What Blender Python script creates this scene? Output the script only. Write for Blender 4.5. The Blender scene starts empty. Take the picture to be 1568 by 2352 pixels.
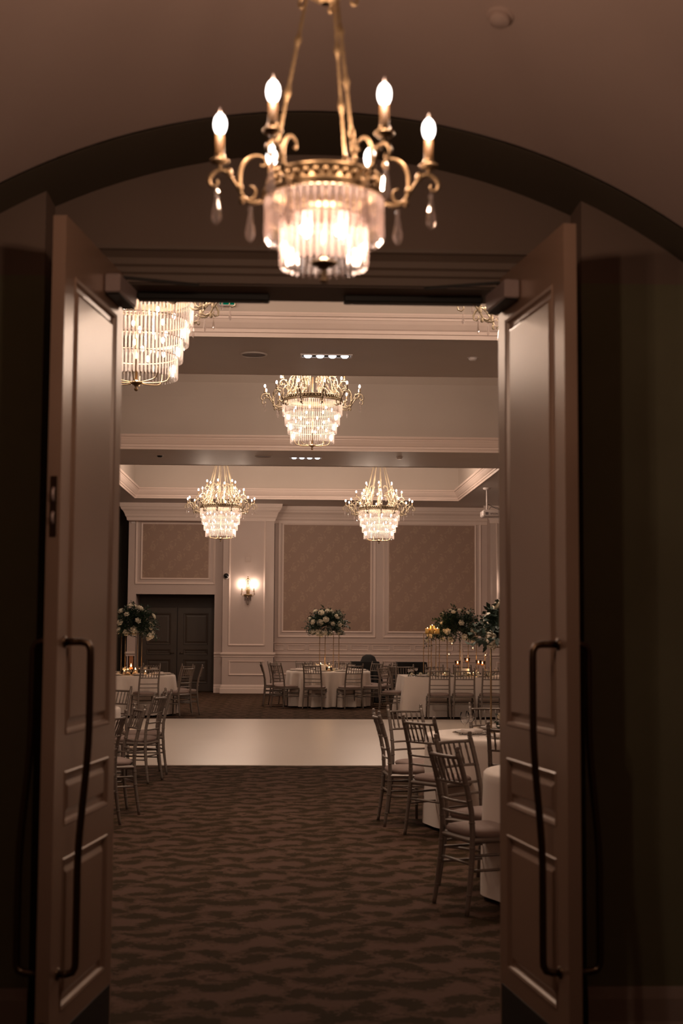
import bpy, math, random
from mathutils import Vector, Matrix
R = math.radians
PI = math.pi
S = bpy.context.scene
COL = S.collection

# ------------------------------------------------------------------ camera
EYE = 1.6
cam_data = bpy.data.cameras.new('camera')
cam = bpy.data.objects.new('camera', cam_data); COL.objects.link(cam)
cam.matrix_world = (Matrix.Translation((0, 0, EYE)) @ Matrix.Rotation(-R(2.08), 4, 'Z')
                    @ Matrix.Rotation(PI / 2 + R(4.806), 4, 'X') @ Matrix.Rotation(R(0.33), 4, 'Z'))
cam_data.sensor_fit = 'VERTICAL'; cam_data.sensor_height = 36; cam_data.lens = 50
cam_data.clip_start = 0.05; cam_data.clip_end = 200
cam_data.dof.use_dof = True; cam_data.dof.focus_distance = 19; cam_data.dof.aperture_fstop = 3.6
S.camera = cam

# ------------------------------------------------------------------ world, exposure
w = bpy.data.worlds.new('world'); S.world = w; w.use_nodes = True
w.node_tree.nodes['Background'].inputs[0].default_value = (1, .8, .65, 1)
w.node_tree.nodes['Background'].inputs[1].default_value = 0.004
S.view_settings.view_transform = 'Standard'; S.view_settings.look = 'None'
S.view_settings.gamma = 1; S.view_settings.use_curve_mapping = False
S.view_settings.exposure = 0.0
S.cycles.use_denoising = True
S.cycles.max_bounces = 10; S.cycles.diffuse_bounces = 4; S.cycles.glossy_bounces = 4
S.cycles.transmission_bounces = 6; S.cycles.transparent_max_bounces = 24
S.cycles.sample_clamp_indirect = 4; S.cycles.caustics_reflective = False; S.cycles.caustics_refractive = False
WARM = (1.0, .765, .60)
P_BALL_UP, P_BALL_IN = 195, 80          # watts of the bulbs of one ballroom chandelier
LOBC = (1.0, .66, .46)
P_LOBBY_BULB, P_LOBBY_IN = 4.2, 7.5   # watts of one lobby candle bulb, of the bulbs in its crystals
P_SCONCE = 10

def point(name, loc, power, color=WARM, rad=.03, parent=None):
    l = bpy.data.lights.new(name, 'POINT'); l.energy = power; l.color = color; l.shadow_soft_size = rad
    o = bpy.data.objects.new(name, l); COL.objects.link(o); o.location = loc
    if parent: o.parent = parent
    return o

# ------------------------------------------------------------------ mesh helpers
class MB:
    def __init__(s): s.v = []; s.f = []; s.sm = []
    def add(s, vs, fs, smooth=False):
        n = len(s.v); s.v += [tuple(v) for v in vs]
        s.f += [tuple(i + n for i in f) for f in fs]; s.sm += [smooth] * len(fs)
        return s
    def box(s, x0, x1, y0, y1, z0, z1, M=None):
        vs = [Vector((x, y, z)) for x in (x0, x1) for y in (y0, y1) for z in (z0, z1)]
        if M: vs = [M @ v for v in vs]
        return s.add(vs, [(0, 1, 3, 2), (4, 6, 7, 5), (0, 4, 5, 1), (2, 3, 7, 6), (0, 2, 6, 4), (1, 5, 7, 3)])
    def rbox(s, x0, x1, y0, y1, z0, z1, b, M=None):
        # box with chamfered edges: loops stacked in z
        vs = []; fs = []
        lay = [(z0, b), (z0 + b, 0), (z1 - b, 0), (z1, b)]
        for z, i in lay:
            a0, a1, c0, c1 = x0 + i, x1 - i, y0 + i, y1 - i
            vs += [(a0 + b, c0, z), (a1 - b, c0, z), (a1, c0 + b, z), (a1, c1 - b, z), (a1 - b, c1, z), (a0 + b, c1, z), (a0, c1 - b, z), (a0, c0 + b, z)]
        vs = [Vector(v) for v in vs]
        if M: vs = [M @ v for v in vs]
        for k in range(3):
            for j in range(8):
                a = k * 8 + j; c = k * 8 + (j + 1) % 8
                fs.append((a, c, c + 8, a + 8))
        fs += [tuple(range(7, -1, -1)), tuple(range(24, 32))]
        return s.add(vs, fs)
    def tube(s, pts, r, n=8, caps=True, smooth=True):
        pts = [Vector(p) for p in pts]; m = len(pts)
        rs = r if isinstance(r, (list, tuple)) else [r] * m
        vs = []; fs = []; up = None
        for i, p in enumerate(pts):
            t = (pts[min(i + 1, m - 1)] - pts[max(i - 1, 0)])
            if t.length < 1e-9: t = Vector((0, 0, 1))
            t.normalize()
            if up is None:
                up = Vector((0, 0, 1)) if abs(t.z) < .9 else Vector((1, 0, 0))
            a = t.cross(up)
            if a.length < 1e-6: a = t.cross(Vector((0, 1, 0)))
            a.normalize(); b = a.cross(t); b.normalize(); up = b
            for j in range(n):
                q = 2 * PI * j / n
                vs.append(p + (a * math.cos(q) + b * math.sin(q)) * rs[i])
        for i in range(m - 1):
            for j in range(n):
                j2 = (j + 1) % n
                fs.append((i * n + j, i * n + j2, (i + 1) * n + j2, (i + 1) * n + j))
        s.add(vs, fs, smooth)
        if caps:
            k = len(s.v) - len(vs)
            s.f += [tuple(k + j for j in range(n - 1, -1, -1)), tuple(k + (m - 1) * n + j for j in range(n))]
            s.sm += [False, False]
        return s
    def lathe(s, prof, n=24, c=(0, 0, 0), smooth=True, sx=1, sy=1):
        vs = []; fs = []
        for r, z in prof:
            for j in range(n):
                q = 2 * PI * j / n
                vs.append((c[0] + r * math.cos(q) * sx, c[1] + r * math.sin(q) * sy, c[2] + z))
        for i in range(len(prof) - 1):
            for j in range(n):
                j2 = (j + 1) % n
                fs.append((i * n + j, i * n + j2, (i + 1) * n + j2, (i + 1) * n + j))
        return s.add(vs, fs, smooth)
    def disc(s, r, z, n=24, c=(0, 0, 0), flip=False):
        vs = [(c[0] + r * math.cos(2 * PI * j / n), c[1] + r * math.sin(2 * PI * j / n), c[2] + z) for j in range(n)]
        return s.add(vs, [tuple(range(n))[::-1] if flip else tuple(range(n))])
    def ball(s, c, r, n=8, sz=1):
        k = max(4, n // 2)
        return s.lathe([(max(1e-4, r * math.sin(PI * i / k)), -r * sz * math.cos(PI * i / k)) for i in range(k + 1)], n, c)
    def rect_sweep(s, u0, u1, v0, v1, prof, mp, closed=False):
        # mitred moulding round a rectangle; prof = [(outward offset, height)]
        vs = []; fs = []
        for o, h in prof:
            for u, v in ((u0 - o, v0 - o), (u1 + o, v0 - o), (u1 + o, v1 + o), (u0 - o, v1 + o)):
                vs.append(mp(u, v, h))
        m = len(prof)
        for i in range(m if closed else m - 1):
            i2 = (i + 1) % m
            for j in range(4):
                j2 = (j + 1) % 4
                fs.append((i * 4 + j, i * 4 + j2, i2 * 4 + j2, i2 * 4 + j))
        return s.add(vs, fs)
    def prism_x(s, x0, x1, prof, e0=0, e1=0):
        # profile [(y,z)] extruded along x; e0/e1 mitre factors on -y
        yr = max(p[0] for p in prof)
        n = len(prof)
        vs = [(x0 - e0 * (yr - y), y, z) for y, z in prof] + [(x1 + e1 * (yr - y), y, z) for y, z in prof]
        fs = [(i, (i + 1) % n, n + (i + 1) % n, n + i) for i in range(n)] + [tuple(range(n))[::-1], tuple(range(n, 2 * n))]
        return s.add(vs, fs)
    def build(s, name, mat, parent=None, loc=None, rot=None):
        me = bpy.data.meshes.new(name)
        me.from_pydata(s.v, [], s.f); me.update()
        me.polygons.foreach_set('use_smooth', s.sm)
        if isinstance(mat, bpy.types.Material): me.materials.append(mat)
        o = bpy.data.objects.new(name, me); COL.objects.link(o)
        if parent: o.parent = parent
        if loc: o.location = loc
        if rot: o.rotation_euler = rot
        return o

def tag(o, label, cat=None, group=None, kind=None):
    o['label'] = label
    if cat: o['category'] = cat
    if group: o['group'] = group
    if kind: o['kind'] = kind
    return o
def thing(name, label, cat, loc=(0, 0, 0), rz=0, group=None, kind=None):
    o = bpy.data.objects.new(name, None); COL.objects.link(o)
    o.location = loc; o.rotation_euler = (0, 0, rz); o.empty_display_size = .1
    return tag(o, label, cat, group, kind)
def struct(o, label, cat='structure'):
    return tag(o, label, cat, None, 'structure')
KIDS = {}
def kids(o): return KIDS.setdefault(o.name, [c for c in bpy.data.objects if c.parent == o])
def dup(o, parent=None, first=True):
    c = o.copy(); COL.objects.link(c); c.parent = parent
    for ch in kids(o): dup(ch, c, False)
    return c
def place(o, loc, rz=0, label=None, group=None, s=None):
    o.location = loc; o.rotation_euler = (0, 0, rz)
    if s: o.scale = (s, s, s) if not isinstance(s, tuple) else s
    if label: o['label'] = label
    if group: o['group'] = group
    return o

# ------------------------------------------------------------------ materials
def mat(name, col, rough=.6, metal=0, bump=0, bscale=40, var=0, vscale=3, spec=.5, sheen=0):
    m = bpy.data.materials.new(name); m.use_nodes = True; nt = m.node_tree; N = nt.nodes; L = nt.links
    b = N['Principled BSDF']
    b.inputs['Base Color'].default_value = (*col, 1); b.inputs['Roughness'].default_value = rough
    b.inputs['Metallic'].default_value = metal; b.inputs['Specular IOR Level'].default_value = spec
    if sheen: b.inputs['Sheen Weight'].default_value = sheen
    tc = N.new('ShaderNodeTexCoord')
    nz = N.new('ShaderNodeTexNoise'); nz.inputs['Scale'].default_value = vscale; nz.inputs['Detail'].default_value = 4
    L.new(tc.outputs['Object'], nz.inputs['Vector'])
    v = var or .04
    mx = N.new('ShaderNodeMix'); mx.data_type = 'RGBA'
    mx.inputs['A'].default_value = (*[c * (1 - v) for c in col], 1); mx.inputs['B'].default_value = (*[min(1, c * (1 + v)) for c in col], 1)
    L.new(nz.outputs['Fac'], mx.inputs['Factor']); L.new(mx.outputs['Result'], b.inputs['Base Color'])
    if bump:
        n2 = N.new('ShaderNodeTexNoise'); n2.inputs['Scale'].default_value = bscale; n2.inputs['Detail'].default_value = 3
        L.new(tc.outputs['Object'], n2.inputs['Vector'])
        bp = N.new('ShaderNodeBump'); bp.inputs['Strength'].default_value = bump; bp.inputs['Distance'].default_value = .01
        L.new(n2.outputs['Fac'], bp.inputs['Height']); L.new(bp.outputs['Normal'], b.inputs['Normal'])
    return m
def emit(name, col, strength, sample=False, glass=False):
    m = bpy.data.materials.new(name); m.use_nodes = True; nt = m.node_tree
    nt.nodes.remove(nt.nodes['Principled BSDF'])
    e = nt.nodes.new('ShaderNodeEmission'); e.inputs[0].default_value = (*col, 1); e.inputs[1].default_value = strength
    out = e.outputs[0]
    if glass:   # glowing clear glass: its lamp shines through it
        tr = nt.nodes.new('ShaderNodeBsdfTransparent'); ad = nt.nodes.new('ShaderNodeAddShader')
        nt.links.new(e.outputs[0], ad.inputs[0]); nt.links.new(tr.outputs[0], ad.inputs[1]); out = ad.outputs[0]
    nt.links.new(out, nt.nodes['Material Output'].inputs[0])
    m.cycles.emission_sampling = 'AUTO' if sample else 'NONE'
    return m
def crystal(name, tint=(1, .95, .92), trans=.45, tlc=(.3, .27, .26), gf=.4):
    m = bpy.data.materials.new(name); m.use_nodes = True; nt = m.node_tree; N = nt.nodes; L = nt.links
    N.remove(N['Principled BSDF'])
    tr = N.new('ShaderNodeBsdfTransparent'); tr.inputs[0].default_value = (*tint, 1)
    tl = N.new('ShaderNodeBsdfTranslucent'); tl.inputs[0].default_value = (*tlc, 1)
    gl = N.new('ShaderNodeBsdfGlossy'); gl.inputs[0].default_value = (1, 1, 1, 1); gl.inputs[1].default_value = .08
    a = N.new('ShaderNodeMixShader'); a.inputs[0].default_value = gf
    L.new(tl.outputs[0], a.inputs[1]); L.new(gl.outputs[0], a.inputs[2])
    b = N.new('ShaderNodeMixShader'); b.inputs[0].default_value = 1 - trans
    L.new(tr.outputs[0], b.inputs[1]); L.new(a.outputs[0], b.inputs[2])
    L.new(b.outputs[0], N['Material Output'].inputs[0])
    return m
def clear_glass(name, tint=(1, 1, 1)):
    m = bpy.data.materials.new(name); m.use_nodes = True; nt = m.node_tree; N = nt.nodes; L = nt.links
    N.remove(N['Principled BSDF'])
    tr = N.new('ShaderNodeBsdfTransparent'); tr.inputs[0].default_value = (*tint, 1)
    gl = N.new('ShaderNodeBsdfGlossy'); gl.inputs[1].default_value = .03
    lw = N.new('ShaderNodeLayerWeight'); lw.inputs[0].default_value = .12
    b = N.new('ShaderNodeMixShader'); L.new(lw.outputs['Fresnel'], b.inputs[0])
    L.new(tr.outputs[0], b.inputs[1]); L.new(gl.outputs[0], b.inputs[2]); L.new(b.outputs[0], N['Material Output'].inputs[0])
    return m

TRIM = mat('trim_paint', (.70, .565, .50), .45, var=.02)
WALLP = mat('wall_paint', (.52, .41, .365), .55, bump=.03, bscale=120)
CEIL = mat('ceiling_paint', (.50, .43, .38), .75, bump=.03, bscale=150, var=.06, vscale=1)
SOFFIT = mat('soffit_paint', (.54, .46, .41), .6, var=.08, vscale=1.2)
DOORP = mat('door_paint', (.285, .215, .18), .42, bump=.02, bscale=60)
DOORP.node_tree.nodes['Principled BSDF'].inputs['Coat Weight'].default_value = 1
DOORP.node_tree.nodes['Principled BSDF'].inputs['Coat IOR'].default_value = 1.75
DOORP.node_tree.nodes['Principled BSDF'].inputs['Coat Roughness'].default_value = .26
DOORP.node_tree.nodes['Principled BSDF'].inputs['Coat Tint'].default_value = (1, .86, .74, 1)
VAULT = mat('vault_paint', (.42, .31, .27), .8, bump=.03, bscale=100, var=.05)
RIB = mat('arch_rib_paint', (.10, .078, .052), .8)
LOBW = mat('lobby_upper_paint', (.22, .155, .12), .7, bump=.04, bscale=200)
LOBD = mat('lobby_lower_wall', (.21, .20, .12), .75, bump=.06, bscale=200, var=.08, vscale=8)  # greener tone for the lower part of the front wall
LOBT = mat('lobby_baseboard_paint', (.42, .32, .27), .6)  # lightened in colour to stand in for light near the lobby floor
HEADP = mat('header_shaded_paint', (.19, .14, .11), .6)  # trim paint darkened, the header's dimness put into the colour
DARKWOOD = mat('dark_wood', (.052, .034, .022), .5, var=.15, vscale=12)
DARKVOID = mat('dark_recess_wall', (.035, .03, .022), .9)  # near-black tone of the back-left recess
BRONZE = mat('dark_bronze', (.13, .085, .055), .32, 1)
KICK = mat('bronze_kick_plate', (.02, .016, .012), .6, .3)
BLACKM = mat('black_metal', (.02, .018, .016), .5, .5)
SATIN = mat('closer_grey', (.42, .33, .31), .4, .3)
GOLD = mat('antique_gold', (.36, .25, .14), .42, .8, var=.25, vscale=30)
GOLDP = mat('pale_gilt', (.27, .21, .135), .5, .4, var=.2, vscale=30)
WAX = mat('amber_candle_sleeve', (.12, .058, .014), .5, var=.15, vscale=40)
GLOWWAX = mat('glow_tinted_wax', (.95, .60, .17), .5)  # candle glow through the wax put into the yellow colour
CRY = crystal('crystal', trans=.40, tlc=(.46, .42, .40), gf=.35)
CRYL = crystal('lobby_crystal', (1, .93, .9), .40, (.42, .34, .31), .3)
DROP = crystal('crystal_drop', (1, .93, .9), .5)
GLASS = clear_glass('clear_glass')
AMBER = clear_glass('amber_glass', (1, .86, .74))
BULB = emit('bulb_glow', (1, .83, .68), 9, glass=True)
BULBL = emit('lobby_bulb_glow', (1, .86, .78), 4, glass=True)
SPOT = emit('spot_glow', (.9, .93, 1), 4)
FLAME = emit('flame', (1, .62, .25), 14)
WAXG = mat('lit_wax', (.9, .6, .35), .5)
CLOTH = mat('white_linen', (.80, .71, .64), .85, bump=.12, bscale=300, sheen=.2)
CLOTHG = CLOTH
CHAIRM = mat('silver_resin', (.20, .165, .14), .38, .35, var=.12, vscale=20)
CUSH = mat('taupe_cushion', (.27, .20, .175), .85, bump=.1, bscale=200)
CHINA = mat('white_china', (.75, .70, .66), .25)
NAPKIN = mat('napkin_linen', (.70, .62, .57), .85, bump=.2, bscale=60)
BEAD = mat('silver_bead', (.55, .48, .42), .3, .9)
LEAF = mat('dark_green_leaf', (.022, .045, .024), .5, var=.5, vscale=14)
LEAFS = mat('eucalyptus_leaf', (.03, .055, .038), .5, var=.4, vscale=14)
ROSE = mat('ivory_petal', (.90, .84, .70), .7, var=.08, vscale=20)
HYD = mat('cream_petal', (.75, .66, .50), .7, var=.12, vscale=20)
DANCE = mat('white_vinyl', (.72, .66, .58), .3, var=.03, vscale=.7)
BLACKC = mat('black_cloth', (.006, .005, .005), .9)
WHITEP = mat('white_plastic', (.66, .58, .55), .4)
INK = mat('grey_ink', (.16, .13, .13), .5)
BLACKG = mat('black_gloss', (.01, .01, .01), .1)
GREENG = emit('green_glow', (.0, .35, .18), .35)

def nodes_of(m): return m.node_tree.nodes, m.node_tree.links
class NG:                                   # tiny node-maths writer
    def __init__(s, m): s.N, s.L = nodes_of(m)
    def _set(s, n, i, v):
        if isinstance(v, (int, float)): n.inputs[i].default_value = v
        elif isinstance(v, (tuple, list)): n.inputs[i].default_value = v
        else: s.L.new(v, n.inputs[i])
    def m(s, op, a, b=0, c=None, clamp=False):
        n = s.N.new('ShaderNodeMath'); n.operation = op; n.use_clamp = clamp
        s._set(n, 0, a); s._set(n, 1, b)
        if c is not None: s._set(n, 2, c)
        return n.outputs[0]
    def v(s, op, a, b=None):
        n = s.N.new('ShaderNodeVectorMath'); n.operation = op; s._set(n, 0, a)
        if b is not None: s._set(n, 1, b)
        return n.outputs['Value'] if op in ('LENGTH', 'DOT_PRODUCT') else n.outputs[0]
    def rot(s, a, ang):
        n = s.N.new('ShaderNodeVectorRotate'); n.rotation_type = 'Z_AXIS'; s._set(n, 'Vector', a); n.inputs['Angle'].default_value = ang
        return n.outputs[0]
    def noise(s, vec, scale, detail=3, color=False, dist=0):
        n = s.N.new('ShaderNodeTexNoise'); n.inputs['Scale'].default_value = scale; n.inputs['Detail'].default_value = detail
        n.inputs['Distortion'].default_value = dist
        s.L.new(vec, n.inputs['Vector']); return n.outputs['Color' if color else 'Fac']
    def ramp(s, x, lo, hi):
        n = s.N.new('ShaderNodeMapRange'); n.interpolation_type = 'SMOOTHSTEP'
        s._set(n, 0, x); n.inputs[1].default_value = lo; n.inputs[2].default_value = hi; return n.outputs[0]
    def mix(s, f, a, b):
        n = s.N.new('ShaderNodeMix'); n.data_type = 'RGBA'; s._set(n, 'Factor', f)
        s._set(n, 'A', a if not isinstance(a, tuple) else (*a, 1)); s._set(n, 'B', b if not isinstance(b, tuple) else (*b, 1))
        return n.outputs['Result']
    def ell(s, p, c, ang, a, b, bend=0):
        d = s.v('SUBTRACT', s.v('FRACTION', s.v('ADD', p, (.5 - c[0], .5 - c[1], 0))), (.5, .5, .5))
        d = s.rot(d, -ang)
        if bend:
            x = s.N.new('ShaderNodeSeparateXYZ'); s.L.new(d, x.inputs[0])
            yy = s.m('ADD', x.outputs[1], s.m('MULTIPLY', s.m('MULTIPLY', x.outputs[0], x.outputs[0]), bend))
            cx = s.N.new('ShaderNodeCombineXYZ'); s.L.new(x.outputs[0], cx.inputs[0]); s.L.new(yy, cx.inputs[1]); d = cx.outputs[0]
        return s.v('LENGTH', s.v('MULTIPLY', d, (1 / a, 1 / b, 0)))

def carpet():
    m = mat('patterned_carpet', (.1, .07, .05), .95, spec=.1); g = NG(m)
    tc = g.N.new('ShaderNodeTexCoord'); P = tc.outputs['Object']
    p = g.v('MULTIPLY', P, (1 / .9, 1 / .98, 0))
    wob = g.v('MULTIPLY', g.v('SUBTRACT', g.noise(P, 5, 2, True), (.5, .5, .5)), (.16, .16, 0))
    fin = g.v('MULTIPLY', g.v('SUBTRACT', g.noise(P, 32, 3, True), (.5, .5, .5)), (.12, .10, 0))
    p = g.v('ADD', g.v('ADD', p, wob), fin)
    dark = [((.22, .20), .5, .17, .06, 4), ((.40, .34), 1.0, .11, .05, -5), ((.10, .36), -.4, .13, .05, 5), ((.30, .55), .15, .17, .055, -3),
            ((.05, .62), .9, .09, .04, 4), ((.62, .12), -.35, .16, .05, 4), ((.80, .26), .6, .12, .05, -4), ((.60, .42), -.9, .10, .045, 5),
            ((.88, .50), .1, .13, .045, 3), ((.70, .72), .4, .17, .055, -4), ((.92, .86), -.6, .11, .04, 4), ((.46, .80), -.3, .13, .05, 4),
            ((.20, .84), .3, .14, .045, -4), ((.02, .04), .2, .10, .035, 3), ((.45, .97), .7, .09, .035, -3)]
    d = None
    for c, a, sx, sy, bd in dark:
        e = g.ell(p, c, a, sx * 1.08, sy * 1.42, bd); d = e if d is None else g.m('MINIMUM', d, e)
    # vein pattern feathers the leaves
    d = g.m('ADD', d, g.m('MULTIPLY', g.m('SUBTRACT', g.noise(P, 38, 4), .5), 1.1))
    md = g.m('SUBTRACT', 1, g.ramp(d, .86, 1.06))
    rim = g.m('MULTIPLY', g.ramp(d, .95, 1.1), g.m('SUBTRACT', 1, g.ramp(d, 1.25, 1.5)))
    rings = None
    for c, r, sh in (((.72, .93), .15, .6), ((.50, .18), .10, .6), ((.15, .70), .09, .7), ((.84, .38), .07, .7), ((.38, .66), .07, .7)):
        e = g.ell(p, c, .2, r, r * sh)
        k = g.m('SUBTRACT', 1, g.ramp(g.m('ABSOLUTE', g.m('SUBTRACT', e, 1)), .07, .2))
        rings = k if rings is None else g.m('MAXIMUM', rings, k)
    base = g.mix(g.noise(P, 260, 2), (.128, .073, .054), (.085, .049, .037))
    base = g.mix(g.m('MULTIPLY', g.noise(P, 1.5, 2), .6), base, (.088, .052, .038))
    c1 = g.mix(g.m('MULTIPLY', rim, .55), base, (.055, .032, .013))
    c1 = g.mix(g.m('MULTIPLY', rings, .7), c1, (.035, .02, .007))
    c2 = g.mix(g.m('MULTIPLY', md, .92), c1, g.mix(g.noise(P, 7, 2), (.016, .011, .003), (.04, .023, .007)))
    g.L.new(c2, g.N['Principled BSDF'].inputs['Base Color'])
    bp = g.N.new('ShaderNodeBump'); bp.inputs['Strength'].default_value = .35; bp.inputs['Distance'].default_value = .006
    g.L.new(g.noise(P, 350, 2), bp.inputs['Height']); g.L.new(bp.outputs[0], g.N['Principled BSDF'].inputs['Normal'])
    return m
def damask():
    m = mat('damask_wallpaper', (.3, .22, .17), .6); g = NG(m)
    tc = g.N.new('ShaderNodeTexCoord')
    sp = g.N.new('ShaderNodeSeparateXYZ'); g.L.new(tc.outputs['Object'], sp.inputs[0])
    cb = g.N.new('ShaderNodeCombineXYZ'); g.L.new(sp.outputs[0], cb.inputs[0]); g.L.new(sp.outputs[2], cb.inputs[1]); P = cb.outputs[0]
    p = g.v('MULTIPLY', P, (1 / .46, 1 / .52, 0))
    p = g.v('ADD', p, g.v('MULTIPLY', g.v('SUBTRACT', g.noise(P, 14, 3, True), (.5, .5, .5)), (.14, .14, 0)))
    d = None
    for c, a, sx, sy, bd in (((.25, .25), 0, .15, .17, 0), ((.75, .75), 0, .15, .17, 0), ((.25, .52), .6, .12, .04, 3), ((.75, .02), -.6, .12, .04, 3),
                             ((.5, .4), 1.2, .12, .035, -3), ((.02, .9), -1.2, .12, .035, 3), ((.52, .62), -.5, .1, .04, 3), ((.02, .15), .5, .1, .04, -3)):
        e = g.ell(p, c, a, sx, sy, bd); d = e if d is None else g.m('MINIMUM', d, e)
    k = g.m('SUBTRACT', 1, g.ramp(d, .8, 1.25))
    k = g.m('MULTIPLY', k, g.ramp(g.noise(P, 22, 3), .35, .6))
    c = g.mix(k, (.30, .195, .145), (.37, .25, .18))
    g.L.new(c, g.N['Principled BSDF'].inputs['Base Color'])
    return m
CARPET = carpet(); DAMASK = damask()
g = NG(DANCE); tc = g.N.new('ShaderNodeTexCoord')
nn = g.noise(g.v('MULTIPLY', tc.outputs['Object'], (.6, 14, 1)), 3, 4)
g.L.new(g.mix(nn, (.69, .61, .535), (.80, .725, .65)), g.N['Principled BSDF'].inputs['Base Color'])

# ================================================================== LOBBY SHELL
CX, AZ, AR = .083, 3.482, 2.38          # arch centre x, apex height, radius
ACZ = AZ - AR
XL, XR = -.93, 1.103                     # corners of the recess
YA, YB, YC, YD = 5.06, 5.3, 5.5, 5.74    # rib front, wall face, recessed wall face, ballroom face
def arch(x, off=0):
    return ACZ + math.sqrt(max(.01, (AR + off) ** 2 - (x - CX) ** 2))
LX0, LX1 = -2.05, 2.22
def lin(a, b, n): return [a + (b - a) * i / n for i in range(n + 1)]
# rib underside and front
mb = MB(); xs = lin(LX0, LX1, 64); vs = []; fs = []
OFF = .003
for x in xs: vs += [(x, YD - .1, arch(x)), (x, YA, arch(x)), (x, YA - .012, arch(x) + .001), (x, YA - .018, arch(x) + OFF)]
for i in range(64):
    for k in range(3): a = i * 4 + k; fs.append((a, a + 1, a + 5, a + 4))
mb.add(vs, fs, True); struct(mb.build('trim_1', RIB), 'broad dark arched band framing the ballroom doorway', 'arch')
# vaulted lobby ceiling: arched across and rising towards the viewer, then down again behind
mb = MB(); vs = []; fs = []
ys = lin(YA - .02, -3.4, 40)
def gz(y):
    t = (YA - y)
    return OFF + .62 * math.sin(min(PI / 2, t / 3.6 * PI / 2))
for y in ys:
    for x in xs: vs.append((x, y, arch(x) + gz(y)))
W = 65
for j in range(40):
    for i in range(64): a = j * W + i; fs.append((a, a + 1, a + W + 1, a + W))
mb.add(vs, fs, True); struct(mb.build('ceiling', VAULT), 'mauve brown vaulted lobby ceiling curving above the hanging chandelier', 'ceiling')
# lobby walls: front wall with recess (brown upper part, greener lower part)
def wall_piece(x0, x1, y, z0, z1=None, n=16):
    mb = MB(); xs_ = lin(x0, x1, n); vs = []; fs = []
    for x in xs_: vs += [(x, y, z0), (x, y, z1 if z1 else arch(x) + .0)]
    for i in range(n): a = i * 2; fs.append((a, a + 2, a + 3, a + 1))
    return mb.add(vs, fs)
ZS = 2.93
a = wall_piece(LX0, XL, YB, ZS); b = wall_piece(XR, LX1, YB, ZS)
mb = MB(); mb.add(a.v, a.f); mb.add(b.v, b.f)
mb.box(XL - .001, XL, YB, YC, ZS, arch(XL)); mb.box(XR, XR + .001, YB, YC, ZS, arch(XR))
up = mb.build('wall_front_upper', LOBW); struct(up, 'brown upper wall beneath the arch at both sides of the doors', 'wall')
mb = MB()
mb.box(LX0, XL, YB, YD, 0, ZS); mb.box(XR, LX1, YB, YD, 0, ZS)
struct(mb.build('wall_front', LOBD), 'lower lobby wall flanking the open double doors', 'wall')
DX0, DX1 = -.705, .86                    # door opening
mb = MB(); t = wall_piece(XL, XR, YC, 3.09, n=24); mb.add(t.v, t.f)
mb.box(XL, DX0, YC, YD - .02, 0, 3.09); mb.box(DX1, XR, YC, YD - .02, 0, 3.09); mb.box(XL, XR, YC + .001, YD - .02, 2.965, 3.5)
struct(mb.build('wall_recess', LOBW), 'dim brown wall above and beside the open double doors', 'wall')
mb = MB()
for x0, x1, y in ((LX0, XL, YB), (XR, LX1, YB)):
    mb.prism_x(x0, x1, [(y, 0), (y - .025, 0), (y - .025, .17), (y - .018, .19), (y - .018, .27), (y - .006, .31), (y, .31)])
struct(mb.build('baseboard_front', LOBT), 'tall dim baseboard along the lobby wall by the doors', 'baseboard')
# header mouldings and door casing
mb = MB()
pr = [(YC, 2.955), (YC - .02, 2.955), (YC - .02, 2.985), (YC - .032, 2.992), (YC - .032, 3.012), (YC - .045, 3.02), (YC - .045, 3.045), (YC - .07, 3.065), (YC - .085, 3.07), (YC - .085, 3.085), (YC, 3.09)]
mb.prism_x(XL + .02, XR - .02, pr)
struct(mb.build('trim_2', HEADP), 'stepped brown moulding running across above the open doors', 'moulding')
mb = MB()
mb.box(DX0 - .07, DX0, YC - .02, YD + .02, 0, 2.955); mb.box(DX1, DX1 + .07, YC - .02, YD + .02, 0, 2.955)
struct(mb.build('trim_3', DOORP), 'painted casing posts at the sides of the ballroom doorway', 'door casing')
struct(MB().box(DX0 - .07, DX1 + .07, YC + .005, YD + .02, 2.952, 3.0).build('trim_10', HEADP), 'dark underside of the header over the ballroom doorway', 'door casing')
# overhead stops under the header
for x0, x1, lb in ((-.62, -.09, 'left'), (.21, .77, 'right')):
    t = thing('door_stop', 'dark overhead stop rail fixed under the door header, %s one of the two' % lb, 'door stop', ((x0 + x1) / 2, YC + .16, 2.924), 0)
    h = (x1 - x0) / 2
    MB().rbox(-h, h, -.03, .03, 0, .028, .004).build('rail', BLACKM, t)
    for s_ in (-1, 1): MB().lathe([(.001, -.003), (.008, -.003), (.008, 0)], 10, (s_ * (h - .03), 0, 0)).build('screw', BRONZE, t)
# side and rear walls and floor of the lobby
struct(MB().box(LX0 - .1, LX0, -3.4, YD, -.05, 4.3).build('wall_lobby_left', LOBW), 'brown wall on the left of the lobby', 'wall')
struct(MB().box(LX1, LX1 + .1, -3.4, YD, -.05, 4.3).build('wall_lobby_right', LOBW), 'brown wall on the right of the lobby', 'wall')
struct(MB().box(LX0, LX1, -3.5, -3.4, -.05, 4.3).build('wall_lobby_rear', LOBW), 'brown wall at the rear of the lobby', 'wall')

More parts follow.
